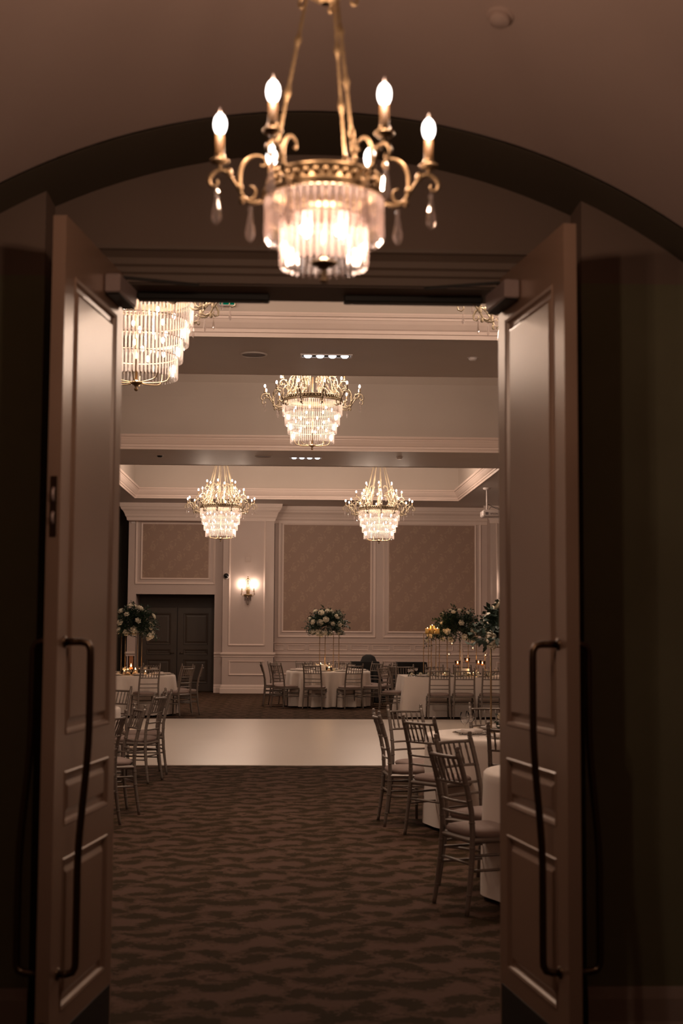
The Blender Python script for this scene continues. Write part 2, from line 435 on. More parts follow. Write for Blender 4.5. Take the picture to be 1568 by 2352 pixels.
# ------------------------------------------------------------------ door leaves
def leaf_frames(mb, w, sgn):
    # stiles, rails and raised fields on one face; y = sgn side
    t = .0225; e = .0
    def mp(u, v, h): return (u, sgn * (t - .012 + h), v)
    P = [(1.245, 2.80), (.945, 1.125), (.345, .84)]
    x0, x1 = .10, w - .12
    fr = .012
    def bx(a, b, c, d): mb.box(a, b, min(sgn * (t - fr), sgn * t), max(sgn * (t - fr), sgn * t), c, d)
    bx(0, x0, 0, 2.98); bx(x1, w, 0, 2.98)
    zs = [0] + [v for p in P[::-1] for v in p] + [2.98]
    for i in range(0, len(zs), 2): bx(x0, x1, zs[i], zs[i + 1])
    for z0, z1 in P:
        mb.rect_sweep(x0, x1, z0, z1, [(0, .012), (-.004, .016), (-.014, .013), (-.020, .001), (-.036, .0), (-.052, .010), (-.056, .011)], mp)
        a = .055; mb.add([mp(x0 + a, z0 + a, .011), mp(x1 - a, z0 + a, .011), mp(x1 - a, z1 - a, .011), mp(x0 + a, z1 - a, .011)], [(0, 1, 2, 3)])
def door(name, hx, ang, mir, label):
    # leaf runs along local +x from the hinge; mir = -1 mirrors faces
    wd = .806
    t = thing(name, label, 'door', (hx, YC, .006), ang, kind='structure')
    m = MB(); m.box(0, wd, -.0105, .0105, 0, 2.98)
    leaf_frames(m, wd, 1); leaf_frames(m, wd, -1)
    m.build('panel', DOORP, t)
    m = MB()
    for s_ in (-1, 1): m.box(.02, wd - .02, min(s_ * .0225, s_ * .0245), max(s_ * .0225, s_ * .0245), .012, .275)
    m.build('kick_plate', KICK, t)
    for s_ in (-1, 1):       # long bowed pull handles, one on each face
        y = s_ * .0225; hxp = wd - .085
        zt, zb = 1.555, .475
        inner = (s_ == mir)
        ou, ol = (.090, .060) if inner else (.060, .092)
        pts = [(hxp, y, zt), (hxp, y + s_ * (ou - .03), zt), (hxp, y + s_ * (ou - .010), zt - .006), (hxp, y + s_ * (ou - .001), zt - .024)]
        for k in range(25):
            u = k / 24; z = zt - .045 - u * (zt - zb - .09)
            q = min(1, max(0, (u - .22) / .5)); q = q * q * (3 - 2 * q)
            pts.append((hxp, y + s_ * (ou + (ol - ou) * q), z))
        pts += [(hxp, y + s_ * (ol - .001), zb + .024), (hxp, y + s_ * (ol - .010), zb + .006), (hxp, y + s_ * (ol - .03), zb), (hxp, y, zb)]
        h = MB(); h.tube(pts, .0125, 12)
        for z in (zt, zb):
            h.add(*_disc_y(hxp, y, z, .02, s_ * .006), True)
        h.build('pull_handle', BRONZE, t)
    return t
def _disc_y(x, y, z, r, d):
    n = 16; vs = [(x + r * math.cos(2 * PI * j / n), y, z + r * math.sin(2 * PI * j / n)) for j in range(n)] + \
        [(x + r * math.cos(2 * PI * j / n), y + d, z + r * math.sin(2 * PI * j / n)) for j in range(n)]
    return vs, [(j, (j + 1) % n, n + (j + 1) % n, n + j) for j in range(n)] + [tuple(range(n, 2 * n))]
HLX, HRX = -.658 - .0225, .813 + .0225
dl = door('door_1', HLX, -PI / 2 - R(7.0), 1, 'left leaf of the open panelled double doors, mauve paint')
dr = door('door_2', HRX, -PI / 2 + R(7.5), -1, 'right leaf of the open panelled double doors, mauve paint')
# flush bolt and closers (inner face: left leaf +y local side, right leaf -y)
m = MB(); m.box(.806, .809, -.011, .011, 1.90, 2.10); m.build('flush_bolt_plate', BRONZE, dl)
m = MB(); m.tube([(.809, 0, 2.06), (.818, 0, 2.05), (.818, 0, 2.03), (.809, 0, 2.015)], .006, 8); m.tube([(.809, 0, 1.98), (.818, 0, 1.97), (.818, 0, 1.955), (.809, 0, 1.94)], .006, 8); m.build('flush_bolt', SATIN, dl)
m = MB(); m.box(.806, .808, -.011, .011, .16, .34); m.build('floor_bolt_plate', KICK, dl)
for d_, s_ in ((dl, 1), (dr, -1)):
    y0, y1 = sorted((s_ * .0235, s_ * .083))
    c = MB().rbox(.03, .30, y0, y1, 2.84, 2.912, .005).build('door_closer', SATIN, d_)
    y0, y1 = sorted((s_ * .030, s_ * .079))
    MB().rbox(.035, .295, y0, y1, 2.833, 2.840, .002).build('closer_underside', BLACKM, c)
    m = MB(); m.tube([(.14, s_ * .055, 2.912), (.14, s_ * .055, 2.93)], .012, 10)
    m.box(.0, .3, -.011, .011, -.004, .004, Matrix.Translation((.14, s_ * .055, 2.935)) @ Matrix.Rotation(s_ * R(118), 4, 'Z') @ Matrix.Scale(1, 4))
    m.build('closer_arm', BLACKM, c)

# ================================================================== BALLROOM SHELL
ZC = 4.89
BX0, BX1, BY1 = -7.5, 9.0, 37.62
floor = MB(); floor.add([(BX0, -3.4, 0), (BX1, -3.4, 0), (BX1, 40, 0), (BX0, 40, 0)], [(0, 1, 2, 3)])
struct(floor.build('floor', CARPET), 'brown carpet patterned with dark scrolling leaves', 'floor')
d = MB().rbox(-5.2, 6.4, 17.14, 26.07, 0, .012, .003).build('dance_floor', DANCE)
tag(d, 'smooth white dance floor laid across the patterned carpet', 'dance floor')
struct(MB().box(BX0 - .1, BX0, YD, 38, 0, 6.6).build('wall_left', WALLP), 'ballroom wall on the left', 'wall')
struct(MB().box(BX1, BX1 + .1, YD, 38, 0, 6.6).build('wall_right', WALLP), 'ballroom wall on the right', 'wall')
mb = MB(); mb.box(BX0, DX0 - .02, YD - .01, YD + .09, 0, 6.6); mb.box(DX1 + .02, BX1, YD - .01, YD + .09, 0, 6.6); mb.box(DX0 - .1, DX1 + .1, YD - .01, YD + .09, 3.0, 6.6)
struct(mb.build('wall_entrance', WALLP), 'ballroom side of the wall around the entrance doors', 'wall')
# soffit with three tray openings
TX0, TX1 = -3.87, 4.23
TR = [(8.05, 15.76), (18.13, 25.80), (28.27, 35.45)]
mb = MB(); TH_ = .02
ye = YD
for (a, b) in TR:
    mb.box(BX0, BX1, ye, a, ZC, ZC + TH_); mb.box(BX0, TX0, a, b, ZC, ZC + TH_); mb.box(TX1, BX1, a, b, ZC, ZC + TH_); ye = b
mb.box(BX0, BX1, ye, 40, ZC, ZC + TH_)
struct(mb.build('ceiling_soffit', SOFFIT), 'flat grey brown ceiling bands between the raised trays', 'ceiling')
CROWN = [(0, 0), (-.005, .0), (-.012, .045), (-.03, .05), (-.032, .085), (-.05, .10), (-.082, .15), (-.098, .185), (-.105, .19), (-.108, .215), (-.13, .22), (-.14, .245), (-.14, .262), (0, .268)]
for i, (a, b) in enumerate(TR):
    mb = MB(); z1 = 6.35
    mb.rect_sweep(TX0, TX1, a, b, [(0, 0), (0, z1 - ZC - .5), (-.06, z1 - ZC - .24), (-.22, z1 - ZC - .07), (-.5, z1 - ZC)], lambda u, v, h: (u, v, ZC + .01 + h))
    mb.add([(TX0 + .5, a + .5, z1 + .01), (TX1 - .5, a + .5, z1 + .01), (TX1 - .5, b - .5, z1 + .01), (TX0 + .5, b - .5, z1 + .01)], [(0, 1, 2, 3)])
    nm = ('nearest', 'middle', 'farthest')[i]
    struct(mb.build('ceiling_tray', CEIL), '%s raised ceiling tray with tan painted sides' % nm, 'ceiling tray')
    mb = MB(); mb.rect_sweep(TX0, TX1, a, b, CROWN, lambda u, v, h: (u, v, ZC - .005 + h))
    struct(mb.build('trim_%d' % (4 + i), TRIM), 'stepped pale cornice around the %s ceiling tray' % nm, 'cornice')

# ---- back wall
YP, YBAY, YW = 36.95, 37.25, 37.6
def frame(mb, x0, x1, z0, z1, y, wd=.05, dp=.03):
    mb.rect_sweep(x0, x1, z0, z1, [(0, 0), (0, dp * .6), (-wd * .2, dp), (-wd * .45, dp * .9), (-wd * .6, dp * .45), (-wd * .85, dp * .4), (-wd, 0)], lambda u, v, h: (u, y - h, v))
mb = MB()
mb.box(-.39, 5.24, YW, YW + .1, 0, ZC)                        # panel wall
mb.box(-4.20, -3.985, YBAY, YBAY + .9, 0, ZC); mb.box(-1.945, -1.72, YBAY, YBAY + .9, 0, ZC); mb.box(-3.985, -1.945, YBAY, YBAY + .9, 2.545, ZC)
mb.box(-1.72, -.40, YP, YW + .1, 0, ZC)                       # pilaster
mb.box(5.24, 6.56, YP, YW + .1, 0, ZC); mb.box(6.56, 9.0, YW, YW + .1, 0, ZC)
struct(mb.build('wall_back', WALLP), 'panelled mauve back wall of the ballroom', 'wall')
struct(MB().box(-7.5, -4.2, 37.9, 38.0, 0, ZC).add([(-4.2, 37.25, 0), (-4.2, 37.95, 0), (-4.2, 37.95, ZC), (-4.2, 37.25, ZC)], [(0, 1, 2, 3)]).build('wall_back_left', DARKVOID), 'dark recess left of the doorway bay at the back', 'wall')
struct(MB().box(-3.985, -1.945, 38.14, 38.2, 0, 2.6).add([(-3.98, YBAY + .05, 2.54), (-1.95, YBAY + .05, 2.54), (-1.95, 38.2, 2.54), (-3.98, 38.2, 2.54)], [(0, 1, 2, 3)]).build('wall_alcove', DARKWOOD), 'dark back of the doorway alcove', 'wall')
# doors in the alcove
for i, (x0, x1) in enumerate(((-3.93, -2.975), (-2.955, -1.99))):
    t = thing('door_%d' % (3 + i), '%s dark panelled door in the shadowed alcove' % ('left', 'right')[i], 'door', (x0, 38.06, .01), 0, kind='structure')
    m = MB(); wd = x1 - x0; m.box(0, wd, 0, .045, 0, 2.2)
    for z0, z1 in ((1.22, 2.05), (.95, 1.1), (.2, .83)):
        m.rect_sweep(.16, wd - .16, z0, z1, [(0, 0), (-.01, .018), (-.03, .015), (-.05, .003), (-.09, .012)], lambda u, v, h: (u, -h, v))
        m.add([(.25, -.012, z0 + .09), (wd - .25, -.012, z0 + .09), (wd - .25, -.012, z1 - .09), (.25, -.012, z1 - .09)], [(0, 1, 2, 3)])
    m.build('panel', DARKWOOD, t)
    hx = wd - .07 if i == 0 else .07
    MB().tube([(hx, -.0, 1.0), (hx, -.05, 1.0), (hx + (.1 if i else -.1), -.05, 1.0)], .01, 8).build('door_handle', BRONZE, t)
# wallpaper fields
for x0, x1, z0, z1, y, lb in ((-.16, 2.145, 1.61, 4.415, YW, 'left field of damask wallpaper on the panelled back wall'),
                              (2.63, 4.915, 1.61, 4.43, YW, 'right field of damask wallpaper on the panelled back wall'),
                              (-3.84, -2.11, 2.965, 4.38, YBAY, 'damask wallpaper field above the dark doorway')):
    struct(MB().add([(x0, y - .006, z0), (x1, y - .006, z0), (x1, y - .006, z1), (x0, y - .006, z1)], [(0, 1, 2, 3)]).build('wall_paper_panel', DAMASK), lb, 'wallpaper panel')
mb = MB()
frame(mb, -.20, 2.185, 1.57, 4.455, YW); frame(mb, -.30, 2.285, 1.44, 4.57, YW, .06)
frame(mb, 2.59, 4.955, 1.57, 4.47, YW); frame(mb, 2.475, 5.085, 1.44, 4.59, YW, .06)
frame(mb, -3.88, -2.07, 2.925, 4.42, YBAY); frame(mb, -4.02, -1.94, 2.80, 4.52, YBAY, .06)
frame(mb, -1.57, -.62, 1.22, 4.50, YP, .05); frame(mb, -1.55, -.625, .46, .835, YP, .045)
frame(mb, 5.39, 6.35, 1.22, 4.50, YP, .05); frame(mb, 5.39, 6.35, .46, .835, YP, .045)
x = -.385
frame(mb, -.38, -.125, 1.108, 1.245, YW, .025, .02)
x = -.035
while x < 5.0:
    frame(mb, x, min(x + .46, 5.2), 1.108, 1.245, YW, .025, .02); x += .5585
for k in range(4): frame(mb, -.35 + k * 1.42, .93 + k * 1.42, .46, .84, YW, .045)
struct(mb.build('trim_7', TRIM), 'raised picture-frame mouldings on the back wall', 'moulding')
def rail(mb, x0, x1, y, e0=0, e1=0):
    mb.prism_x(x0, x1, [(y, .925), (y - .015, .93), (y - .018, .965), (y - .035, .985), (y - .05, 1.0), (y - .05, 1.03), (y - .04, 1.045), (y, 1.05)], e0, e1)
    mb.prism_x(x0, x1, [(y, 0), (y - .045, 0), (y - .045, .12), (y - .03, .14), (y - .03, .18), (y - .012, .215), (y, .22)], e0, e1)
mb = MB(); rail(mb, -.40, 5.24, YW); rail(mb, -1.72, -.40, YP, 1, 1); rail(mb, 5.24, 6.56, YP, 1, 1); rail(mb, -1.945, -1.72, YBAY); rail(mb, -4.20, -3.985, YBAY, 1, 0)
for x0, x1, y in ((-.4, 5.24, YW),): mb.prism_x(x0, x1, [(y, 1.28), (y - .02, 1.285), (y - .025, 1.30), (y, 1.31)])
struct(mb.build('trim_8', TRIM), 'chair rail and baseboards along the back wall', 'moulding')
def cornice(mb, x0, x1, y, e0=0, e1=0):
    mb.prism_x(x0, x1, [(y, 4.44), (y - .02, 4.45), (y - .03, 4.52), (y - .06, 4.56), (y - .07, 4.60), (y - .11, 4.68), (y - .16, 4.73), (y - .175, 4.78), (y - .19, 4.79), (y - .21, 4.87), (y - .21, ZC), (y, ZC)], e0, e1)
mb = MB(); cornice(mb, -.4, 5.24, YW); cornice(mb, -4.20, -.40, YP, 1, 1); cornice(mb, 5.24, 6.56, YP, 1, 1); mb.box(-4.2, -1.7, YP, YBAY, 4.44, ZC)
struct(mb.build('trim_9', TRIM), 'deep stepped cornice at the top of the back wall', 'cornice')

# ---- small things on the ceiling and back wall
for (x, y, ny, lb) in ((.417, 16.8, 4, 'long ceiling spotlight tray with four lit lamps, nearer one'), (.29, 26.85, 4, 'long ceiling spotlight tray, farther one above the head tables')):
    t = thing('ceiling_spotlight', lb, 'spotlight', (x, y, ZC)); h = .31
    MB().rect_sweep(-h, h, -.10, .10, [(.0, 0), (.0, -.012), (-.02, -.012), (-.025, .0)], lambda u, v, hh: (u, v, hh)).build('frame', WHITEP, t)
    m = MB(); m.add([(-h + .02, -.08, -.004), (h - .02, -.08, -.004), (h - .02, .08, -.004), (-h + .02, .08, -.004)], [(3, 2, 1, 0)]); m.build('recess', BLACKM, t)
    for k in range(ny):
        xx = -.22 + k * .147
        l = MB(); l.lathe([(.001, -.03), (.03, -.028), (.045, -.012), (.05, -.004)], 16, (xx, 0, 0)); l.build('lamp', SPOT, t)
for x, y, r, nm, lb, cat in ((-.45, 16.78, .16, 'ceiling_speaker', 'round grey ceiling speaker grille, nearer one', 'speaker'), (-.508, 26.7, .16, 'ceiling_speaker', 'round grey ceiling speaker grille, farther one', 'speaker')):
    t = thing(nm, lb, cat, (x, y, ZC))
    MB().lathe([(r - .02, -.004), (r - .015, -.014), (r, -.012), (r + .006, 0)], 28).build('rim', SOFFIT, t)
    MB().disc(r - .02, -.006, 28, flip=True).build('grille', INK, t)
for x, y, lb in ((-2.46, 26.74, 'small dark ceiling sensor at the left of the far ceiling band'), (2.18, 16.82, 'small ceiling sensor at the right of the near ceiling band'), (2.06, 26.7, 'small ceiling sensor at the right of the far ceiling band')):
    t = thing('ceiling_sensor', lb, 'sensor', (x, y, ZC))
    MB().lathe([(.001, -.035), (.035, -.034), (.05, -.02), (.055, 0)], 16).build('housing', BLACKM if x < 0 else WHITEP, t)
    MB().lathe([(.056, 0), (.065, -.006), (.07, 0)], 16).build('base_ring', WHITEP, t)
# smoke detector on the lobby vault: lies along the curved ceiling
sx_, sy_ = .665, 4.42
sz_ = arch(sx_) + gz(sy_)
nrm = Vector((-(sx_ - CX) / math.sqrt(AR ** 2 - (sx_ - CX) ** 2) * -1 * -1, (gz(sy_ + .01) - gz(sy_ - .01)) / .02 * -1, 0))
nrm = Vector(((arch(sx_ + .01) - arch(sx_ - .01)) / .02, (gz(sy_ + .01) - gz(sy_ - .01)) / .02, -1)).normalized()
t = thing('smoke_detector', 'round smoke detector on the vaulted lobby ceiling', 'smoke detector', (sx_, sy_, sz_))
t.rotation_mode = 'QUATERNION'; t.rotation_quaternion = Vector((0, 0, 1)).rotation_difference(nrm)
MB().lathe([(.001, .028), (.03, .027), (.036, .018), (.036, .0)], 28).build('housing', VAULT, t)
MB().lathe([(.036, .008), (.043, .008), (.046, -.004)], 28).build('base_ring', VAULT, t)
# security dome camera, wall plate, bay sign
t = thing('security_camera', 'small black dome camera on the strip left of the sconce', 'security camera', (-1.635, YP, 3.02))
m = MB().lathe([(.085, 0), (.085, .03), (.07, .045)], 24); m.build('mount_ring', WHITEP, t).rotation_euler = (PI / 2, 0, 0)
m = MB().ball((0, 0, .04), .065, 20); m.build('dome', BLACKG, t).rotation_euler = (PI / 2, 0, 0)
m = MB(); m.rect_sweep(-.07, .07, -.07, .07, [(0, 0), (0, .012), (-.006, .012), (-.008, .006)], lambda u, v, h: (u, -h, v)); m.add([(-.065, -.006, -.065), (.065, -.006, -.065), (.065, -.006, .065), (-.065, -.006, .065)], [(0, 1, 2, 3)])
tag(m.build('wall_plate', WALLP, loc=(-1.07, YP, 3.45)), 'square blank plate on the pilaster above the sconce', 'wall plate')
m = MB().rbox(-.055, .055, -.03, 0, -.035, .035, .004)
tag(m.build('wall_sensor', WHITEP, loc=(-4.09, YBAY, 4.42)), 'small pale box high on the left of the doorway bay', 'sensor')
# projector hanging from the ceiling
t = thing('projector', 'white ceiling-hung projector beside the right end of the far tray', 'projector', (4.66, 32.2, 4.30), 0)
MB().rbox(-.30, .30, -.20, .20, -.085, .065, .025).build('body', WHITEP, t)
m = MB(); m.lathe([(.09, ZC - 4.30), (.09, ZC - 4.33), (.03, ZC - 4.35)], 20, (-.17, 0, 0)); m.tube([(-.17, 0, .06), (-.17, 0, ZC - 4.33)], .02, 12); m.rbox(-.25, -.09, -.07, .07, .063, .085, .004); m.build('ceiling_mount', WHITEP, t)
m = MB(); m.tube([(-.13, .02, .07), (-.08, .02, .16), (.05, .02, .12), (.2, .02, .065)], .006, 6); m.tube([(-.15, .02, .22), (-.05, .02, .17), (.1, .02, .13), (.24, .02, .065)], .006, 6); m.build('cable', BLACKM, t)
m = MB(); m.box(-.035, .035, -.004, 0, -.03, .03); m.build('vent', INK, t, (-.20, -.199, -.01))
fc = bpy.data.curves.new('lettering', 'FONT'); fc.body = 'EPSON'; fc.size = .056; fc.extrude = .0015; fc.align_x = 'CENTER'
fo = bpy.data.objects.new('lettering', fc); COL.objects.link(fo)
dg = bpy.context.evaluated_depsgraph_get(); me = bpy.data.meshes.new_from_object(fo.evaluated_get(dg)); bpy.data.objects.remove(fo)
me.materials.clear(); me.materials.append(INK)
lo = bpy.data.objects.new('lettering', me); COL.objects.link(lo); lo.parent = t; lo.location = (-.035, -.2015, -.035); lo.rotation_euler = (PI / 2, 0, 0); lo['label'] = 'grey raised brand lettering on the front'
# green sign behind the chandelier at upper left
t = thing('exit_sign', 'small green lit sign behind the arm of the upper left chandelier', 'sign', (-.72, 15.60, 5.26))
MB().rbox(-.09, .09, 0, .05, -.055, .055, .006).build('housing', WHITEP, t)
MB().add([(-.08, -.002, -.045), (.08, -.002, -.045), (.08, -.002, .045), (-.08, -.002, .045)], [(0, 1, 2, 3)]).build('lit_panel', GREENG, t)

# ================================================================== CHANDELIERS
RIM0 = .147
ARM = [(.158, -.004), (.150, .012), (.158, .026), (.172, .026), (.184, .016), (.184, 0), (.172, -.010), (.160, -.008)]
def spiral(cx, cz, r0, r1, a0, a1, n):
    return [(cx + (r0 + (r1 - r0) * i / n) * math.cos(a0 + (a1 - a0) * i / n), cz + (r0 + (r1 - r0) * i / n) * math.sin(a0 + (a1 - a0) * i / n)) for i in range(n + 1)]
# two scrolls: lower C from rim out and down then up over the rim; outer curl carrying the candle
def arm_lines():
    low = spiral(.178, .020, .006, .026, R(200), R(-60), 8) + [(.200, .006), (.206, .03), (.206, .064), (.200, .085), (.190, .098), (.175, .110), (.160, .112), (.147, .106), (.142, .092), (.148, .082), (.156, .086)]
    low = [(.182, .034), (.172, .032), (.166, .020), (.170, .006), (.182, -.002), (.196, .004), (.205, .022), (.207, .045), (.206, .068), (.199, .088), (.186, .104), (.168, .112), (.150, .108), (.142, .096), (.147, .085), (.157, .087)]
    out = [(.206, .022), (.218, .042), (.232, .064), (.245, .072), (.258, .072), (.272, .064), (.281, .050), (.279, .036), (.268, .031), (.259, .038), (.262, .047)]
    foot = [(.150, .0), (.158, -.004), (.172, -.008), (.186, -.006), (.198, .004)]
    return [low, out, foot]
def smooth2(pts, it=1):
    for _ in range(it):
        q = [pts[0]]
        for a, b in zip(pts, pts[1:]):
            q.append((a[0] * .75 + b[0] * .25, a[1] * .75 + b[1] * .25)); q.append((a[0] * .25 + b[0] * .75, a[1] * .25 + b[1] * .75))
        q.append(pts[-1]); pts = q
    return pts
def make_arm(parent, r0, s, z0, ang, tr, gold, bulbm, drops, n=6, extra=None, it=1, leaf=True):
    """one scroll arm in the (r,z) plane turned by ang; children: candle_sleeve, bulb, crystal_drop"""
    m = MB()
    T = lambda r, z: (r0 + (r - RIM0) * s, 0, z0 + z * s)
    for ln in arm_lines():
        pts = [T(*p) for p in smooth2(ln, it)]
        k = len(pts)
        m.tube(pts, [tr * (.55 + .45 * math.sin(PI * min(1, (i + 1) / k * 1.15))) for i in range(k)], n)
    if extra: m.tube([(a, 0, b) for a, b in smooth2(extra, it)], tr, n)
    if leaf:
        for (a, b) in ((.206, .03), (.2, -.0), (.232, .066)):
            q = T(a, b); m.ball(q, tr * 1.7, 6, 1.4)
    cr = .256; c = T(cr, .072)
    # bobeche (drip pan) and cup
    bz = c[2] + .012
    m.tube([(c[0], 0, c[2]), (c[0], 0, bz + .012)], .005, 6)
    m.lathe([(.004, 0), (.016, .003), (.024, .010), (.023, .013), (.012, .012), (.013, .026)], 10 if n < 8 else 14, (c[0], 0, bz))
    a_ = m.build('arm', gold, parent, rot=(0, 0, ang))
    sl = MB(); sl.lathe([(.0105, 0), (.0105, .062), (.004, .064)], 8 if n < 8 else 14); sl.build('candle_sleeve', WAX, a_, (c[0], 0, bz + .016))
    b = MB(); b.lathe([(.006, 0), (.0105, .005), (.0148, .015), (.016, .027), (.0140, .039), (.009, .048), (.004, .052), (.0005, .054)], 8 if n < 8 else 16)
    b.build('bulb', bulbm, a_, (c[0], 0, bz + .078))
    if n > 8: MB().lathe([(.004, 0), (.0025, .006), (.0012, .012), (.0004, .016)], 8).build('bulb_tip', DROP, a_, (c[0], 0, bz + .078 + .052))
    tips = []
    for (a, b2) in drops:
        q = T(a, b2); d = MB()
        d.tube([(0, 0, 0), (0, 0, -.012)], .0012, 4)
        L_ = .075 if n > 8 else .105
        d.lathe([(.001, -.010), (.006, -.018), (.004, -.022), (.0035, -.026), (.0125, -.026 - L_ * .72), (.010, -.026 - L_ * .86), (.001, -.026 - L_)], 6, smooth=False)
        d.build('crystal_drop', DROP, a_, (q[0], 0, q[2]))
    return a_, c[0], bz + .11
def crystal_tier(parent, r, z0, z1, n, mtl, wr=.0065):
    m = MB()
    for k in range(n):
        q = 2 * PI * (k + .5) / n; cx, cy = r * math.cos(q), r * math.sin(q)
        vs = []; ww = wr
        for zz, sc in ((z0, .6), (z0 - .008, 1), (z1 + .010, 1), (z1, .35)):
            for j in range(4):
                aa = q + j * PI / 2
                rr = ww * (1 if j % 2 else .6) * sc
                vs.append((cx + rr * math.cos(aa), cy + rr * math.sin(aa), zz))
        fs = []
        for i in range(3):
            for j in range(4): a = i * 4 + j; b = i * 4 + (j + 1) % 4; fs.append((a, b, b + 4, a + 4))
        fs += [(0, 1, 2, 3), (12, 13, 14, 15)]
        m.add(vs, fs)
    o = m.build('crystal_tier', mtl, parent)
    return o
def band(parent, name, r, z, h, t, gold, n=48):
    m = MB(); m.lathe([(r - t, z), (r + t * .4, z), (r + t, z + h * .2), (r + t * .5, z + h * .35), (r + t * .5, z + h * .7), (r + t, z + h * .85), (r + t * .4, z + h), (r - t, z + h), (r - t, z)], n)
    return m.build(name, gold, parent)

# ---- lobby chandelier
LC = (.077, 3.4, 2.647); HU = .04
lc = thing('chandelier', 'small blurred brass chandelier with six candle bulbs hanging in front of the doors', 'chandelier', LC)
band(lc, 'rim', .149, 0, .012, .006, GOLD)
m = MB(); m.lathe([(.136, .012), (.140, .02), (.134, .026), (.134, .046), (.141, .052), (.138, .058), (.130, .058), (.130, .012)], 48)
for k in range(36):
    q = 2 * PI * k / 36; m.ball((.137 * math.cos(q), .137 * math.sin(q), .036), .008, 6, 1.3)
m.build('gallery', GOLD, lc)
crystal_tier(lc, .143, .004, -.100, 52, CRYL, .0064)
crystal_tier(lc, .105, -.045, -.165, 38, CRYL, .0064)
band(lc, 'lower_rim', .105, -.05, .006, .003, GOLD)
m = MB(); m.lathe([(.001, -.205), (.008, -.203), (.010, -.195), (.005, -.188), (.010, -.182), (.006, -.172), (.012, -.165), (.030, -.158), (.034, -.152), (.012, -.146), (.005, -.14)], 20)
m.tube([(0, 0, -.15), (0, 0, .03)], .005, 8)
m.build('finial', GOLD, lc)
lamps = []
for k in range(6):
    ang = R(60 * k + 1)
    a_, rr, zz = make_arm(lc, .147, 1.0, 0, ang, .0052, GOLD, BULBL, [(.262, .036), (.180, -.004)], n=10, it=2)
    # the bulb's own light, just above its tip
    point('bulb_light', (rr, 0, zz + .0), P_LOBBY_BULB, LOBC, .018, a_)
# small inner bulbs
for k in range(4):
    q = R(45 + 90 * k); x, y = .06 * math.cos(q), .06 * math.sin(q)
    b = MB(); b.lathe([(.006, 0), (.012, -.008), (.016, -.022), (.013, -.04), (.002, -.05)], 12); b.build('inner_bulb', BULBL, lc, (x, y, -.03))
    point('bulb_light', (x * .55, y * .55, -.09), P_LOBBY_IN / 4, (1, .74, .58), .02, lc)
m = MB(); m.lathe([(.0, .0), (.07, 0), (.075, .01), (.0, .012)], 24); m.build('lamp_plate', GOLD, lc, (0, 0, -.02))
HUBZ = .50
for k, q in enumerate((R(180), R(62), R(-58))):
    c_, s_ = math.cos(q), math.sin(q)
    def PP(r, z): return (r * c_, r * s_, z)
    m = MB(); r0, r1 = .134, .045
    pt = [(r0, .055), (r0 - .012, .12)]
    m.tube([PP(r0, .05), PP(r0 - .006, .10)], .004, 8)
    # chain links then twisted rod with knuckles
    for i in range(4):
        u = i / 4; zz = .07 + i * .022; rc = r0 - (r0 - r1) * (zz - .05) / .44
        lk = [(rc * c_ + (.007 * math.cos(w_)) * (-s_ if i % 2 else c_), rc * s_ + (.007 * math.cos(w_)) * (c_ if i % 2 else s_), zz + .014 * math.sin(w_)) for w_ in [2 * PI * j / 10 for j in range(11)]]
        m.tube(lk, .0025, 6, caps=False)
    P0 = PP(r0 - (r0 - r1) * .22, .145); P1 = PP(r1, .49 + HU)
    n_ = 40; pts = [tuple(P0[i] + (P1[i] - P0[i]) * j / n_ for i in range(3)) for j in range(n_ + 1)]
    rs = [.0036 + (.0012 if j % 2 else 0) for j in range(n_ + 1)]
    for kk in (13, 27): rs[kk] = .0095; rs[kk + 1] = .007; rs[kk - 1] = .006
    m.tube(pts, rs, 8)
    m.build('hanging_rod', GOLD, lc)
m = MB(); m.lathe([(a_, b_ + HU) for a_, b_ in [(.012, .46), (.035, .475), (.052, .488), (.050, .498), (.03, .505), (.014, .52), (.022, .55), (.012, .60), (.008, .62)]], 20)
for k in range(6):
    q = R(60 * k + 20); c_, s_ = math.cos(q), math.sin(q)
    m.tube([(r * c_, r * s_, z + HU) for r, z in smooth2([(.045, .492), (.070, .500), (.085, .49), (.084, .474), (.072, .470), (.068, .480)], 2)], .0042, 8)
m.build('crown_hub', GOLD, lc)
zt = arch(LC[0]) + gz(LC[1]) - LC[2]
m = MB(); m.tube([(0, 0, .6), (0, 0, zt)], .006, 8); m.build('stem', GOLD, lc)
m = MB(); m.lathe([(.01, zt - .05), (.05, zt - .035), (.06, zt)], 20); m.build('canopy', GOLD, lc)

lc2 = dup(lc); place(lc2, (.077, -1.3, 2.647), R(20), 'matching small brass chandelier hanging behind the viewer in the lobby', 'small lobby chandeliers')
for o_ in bpy.data.objects:          # the far lamp burns dimmer
    if o_.type == 'LIGHT':
        p_ = o_
        while p_.parent: p_ = p_.parent
        if p_ is lc2: o_.data = o_.data.copy(); o_.data.energy *= .35
lc['group'] = 'small lobby chandeliers'
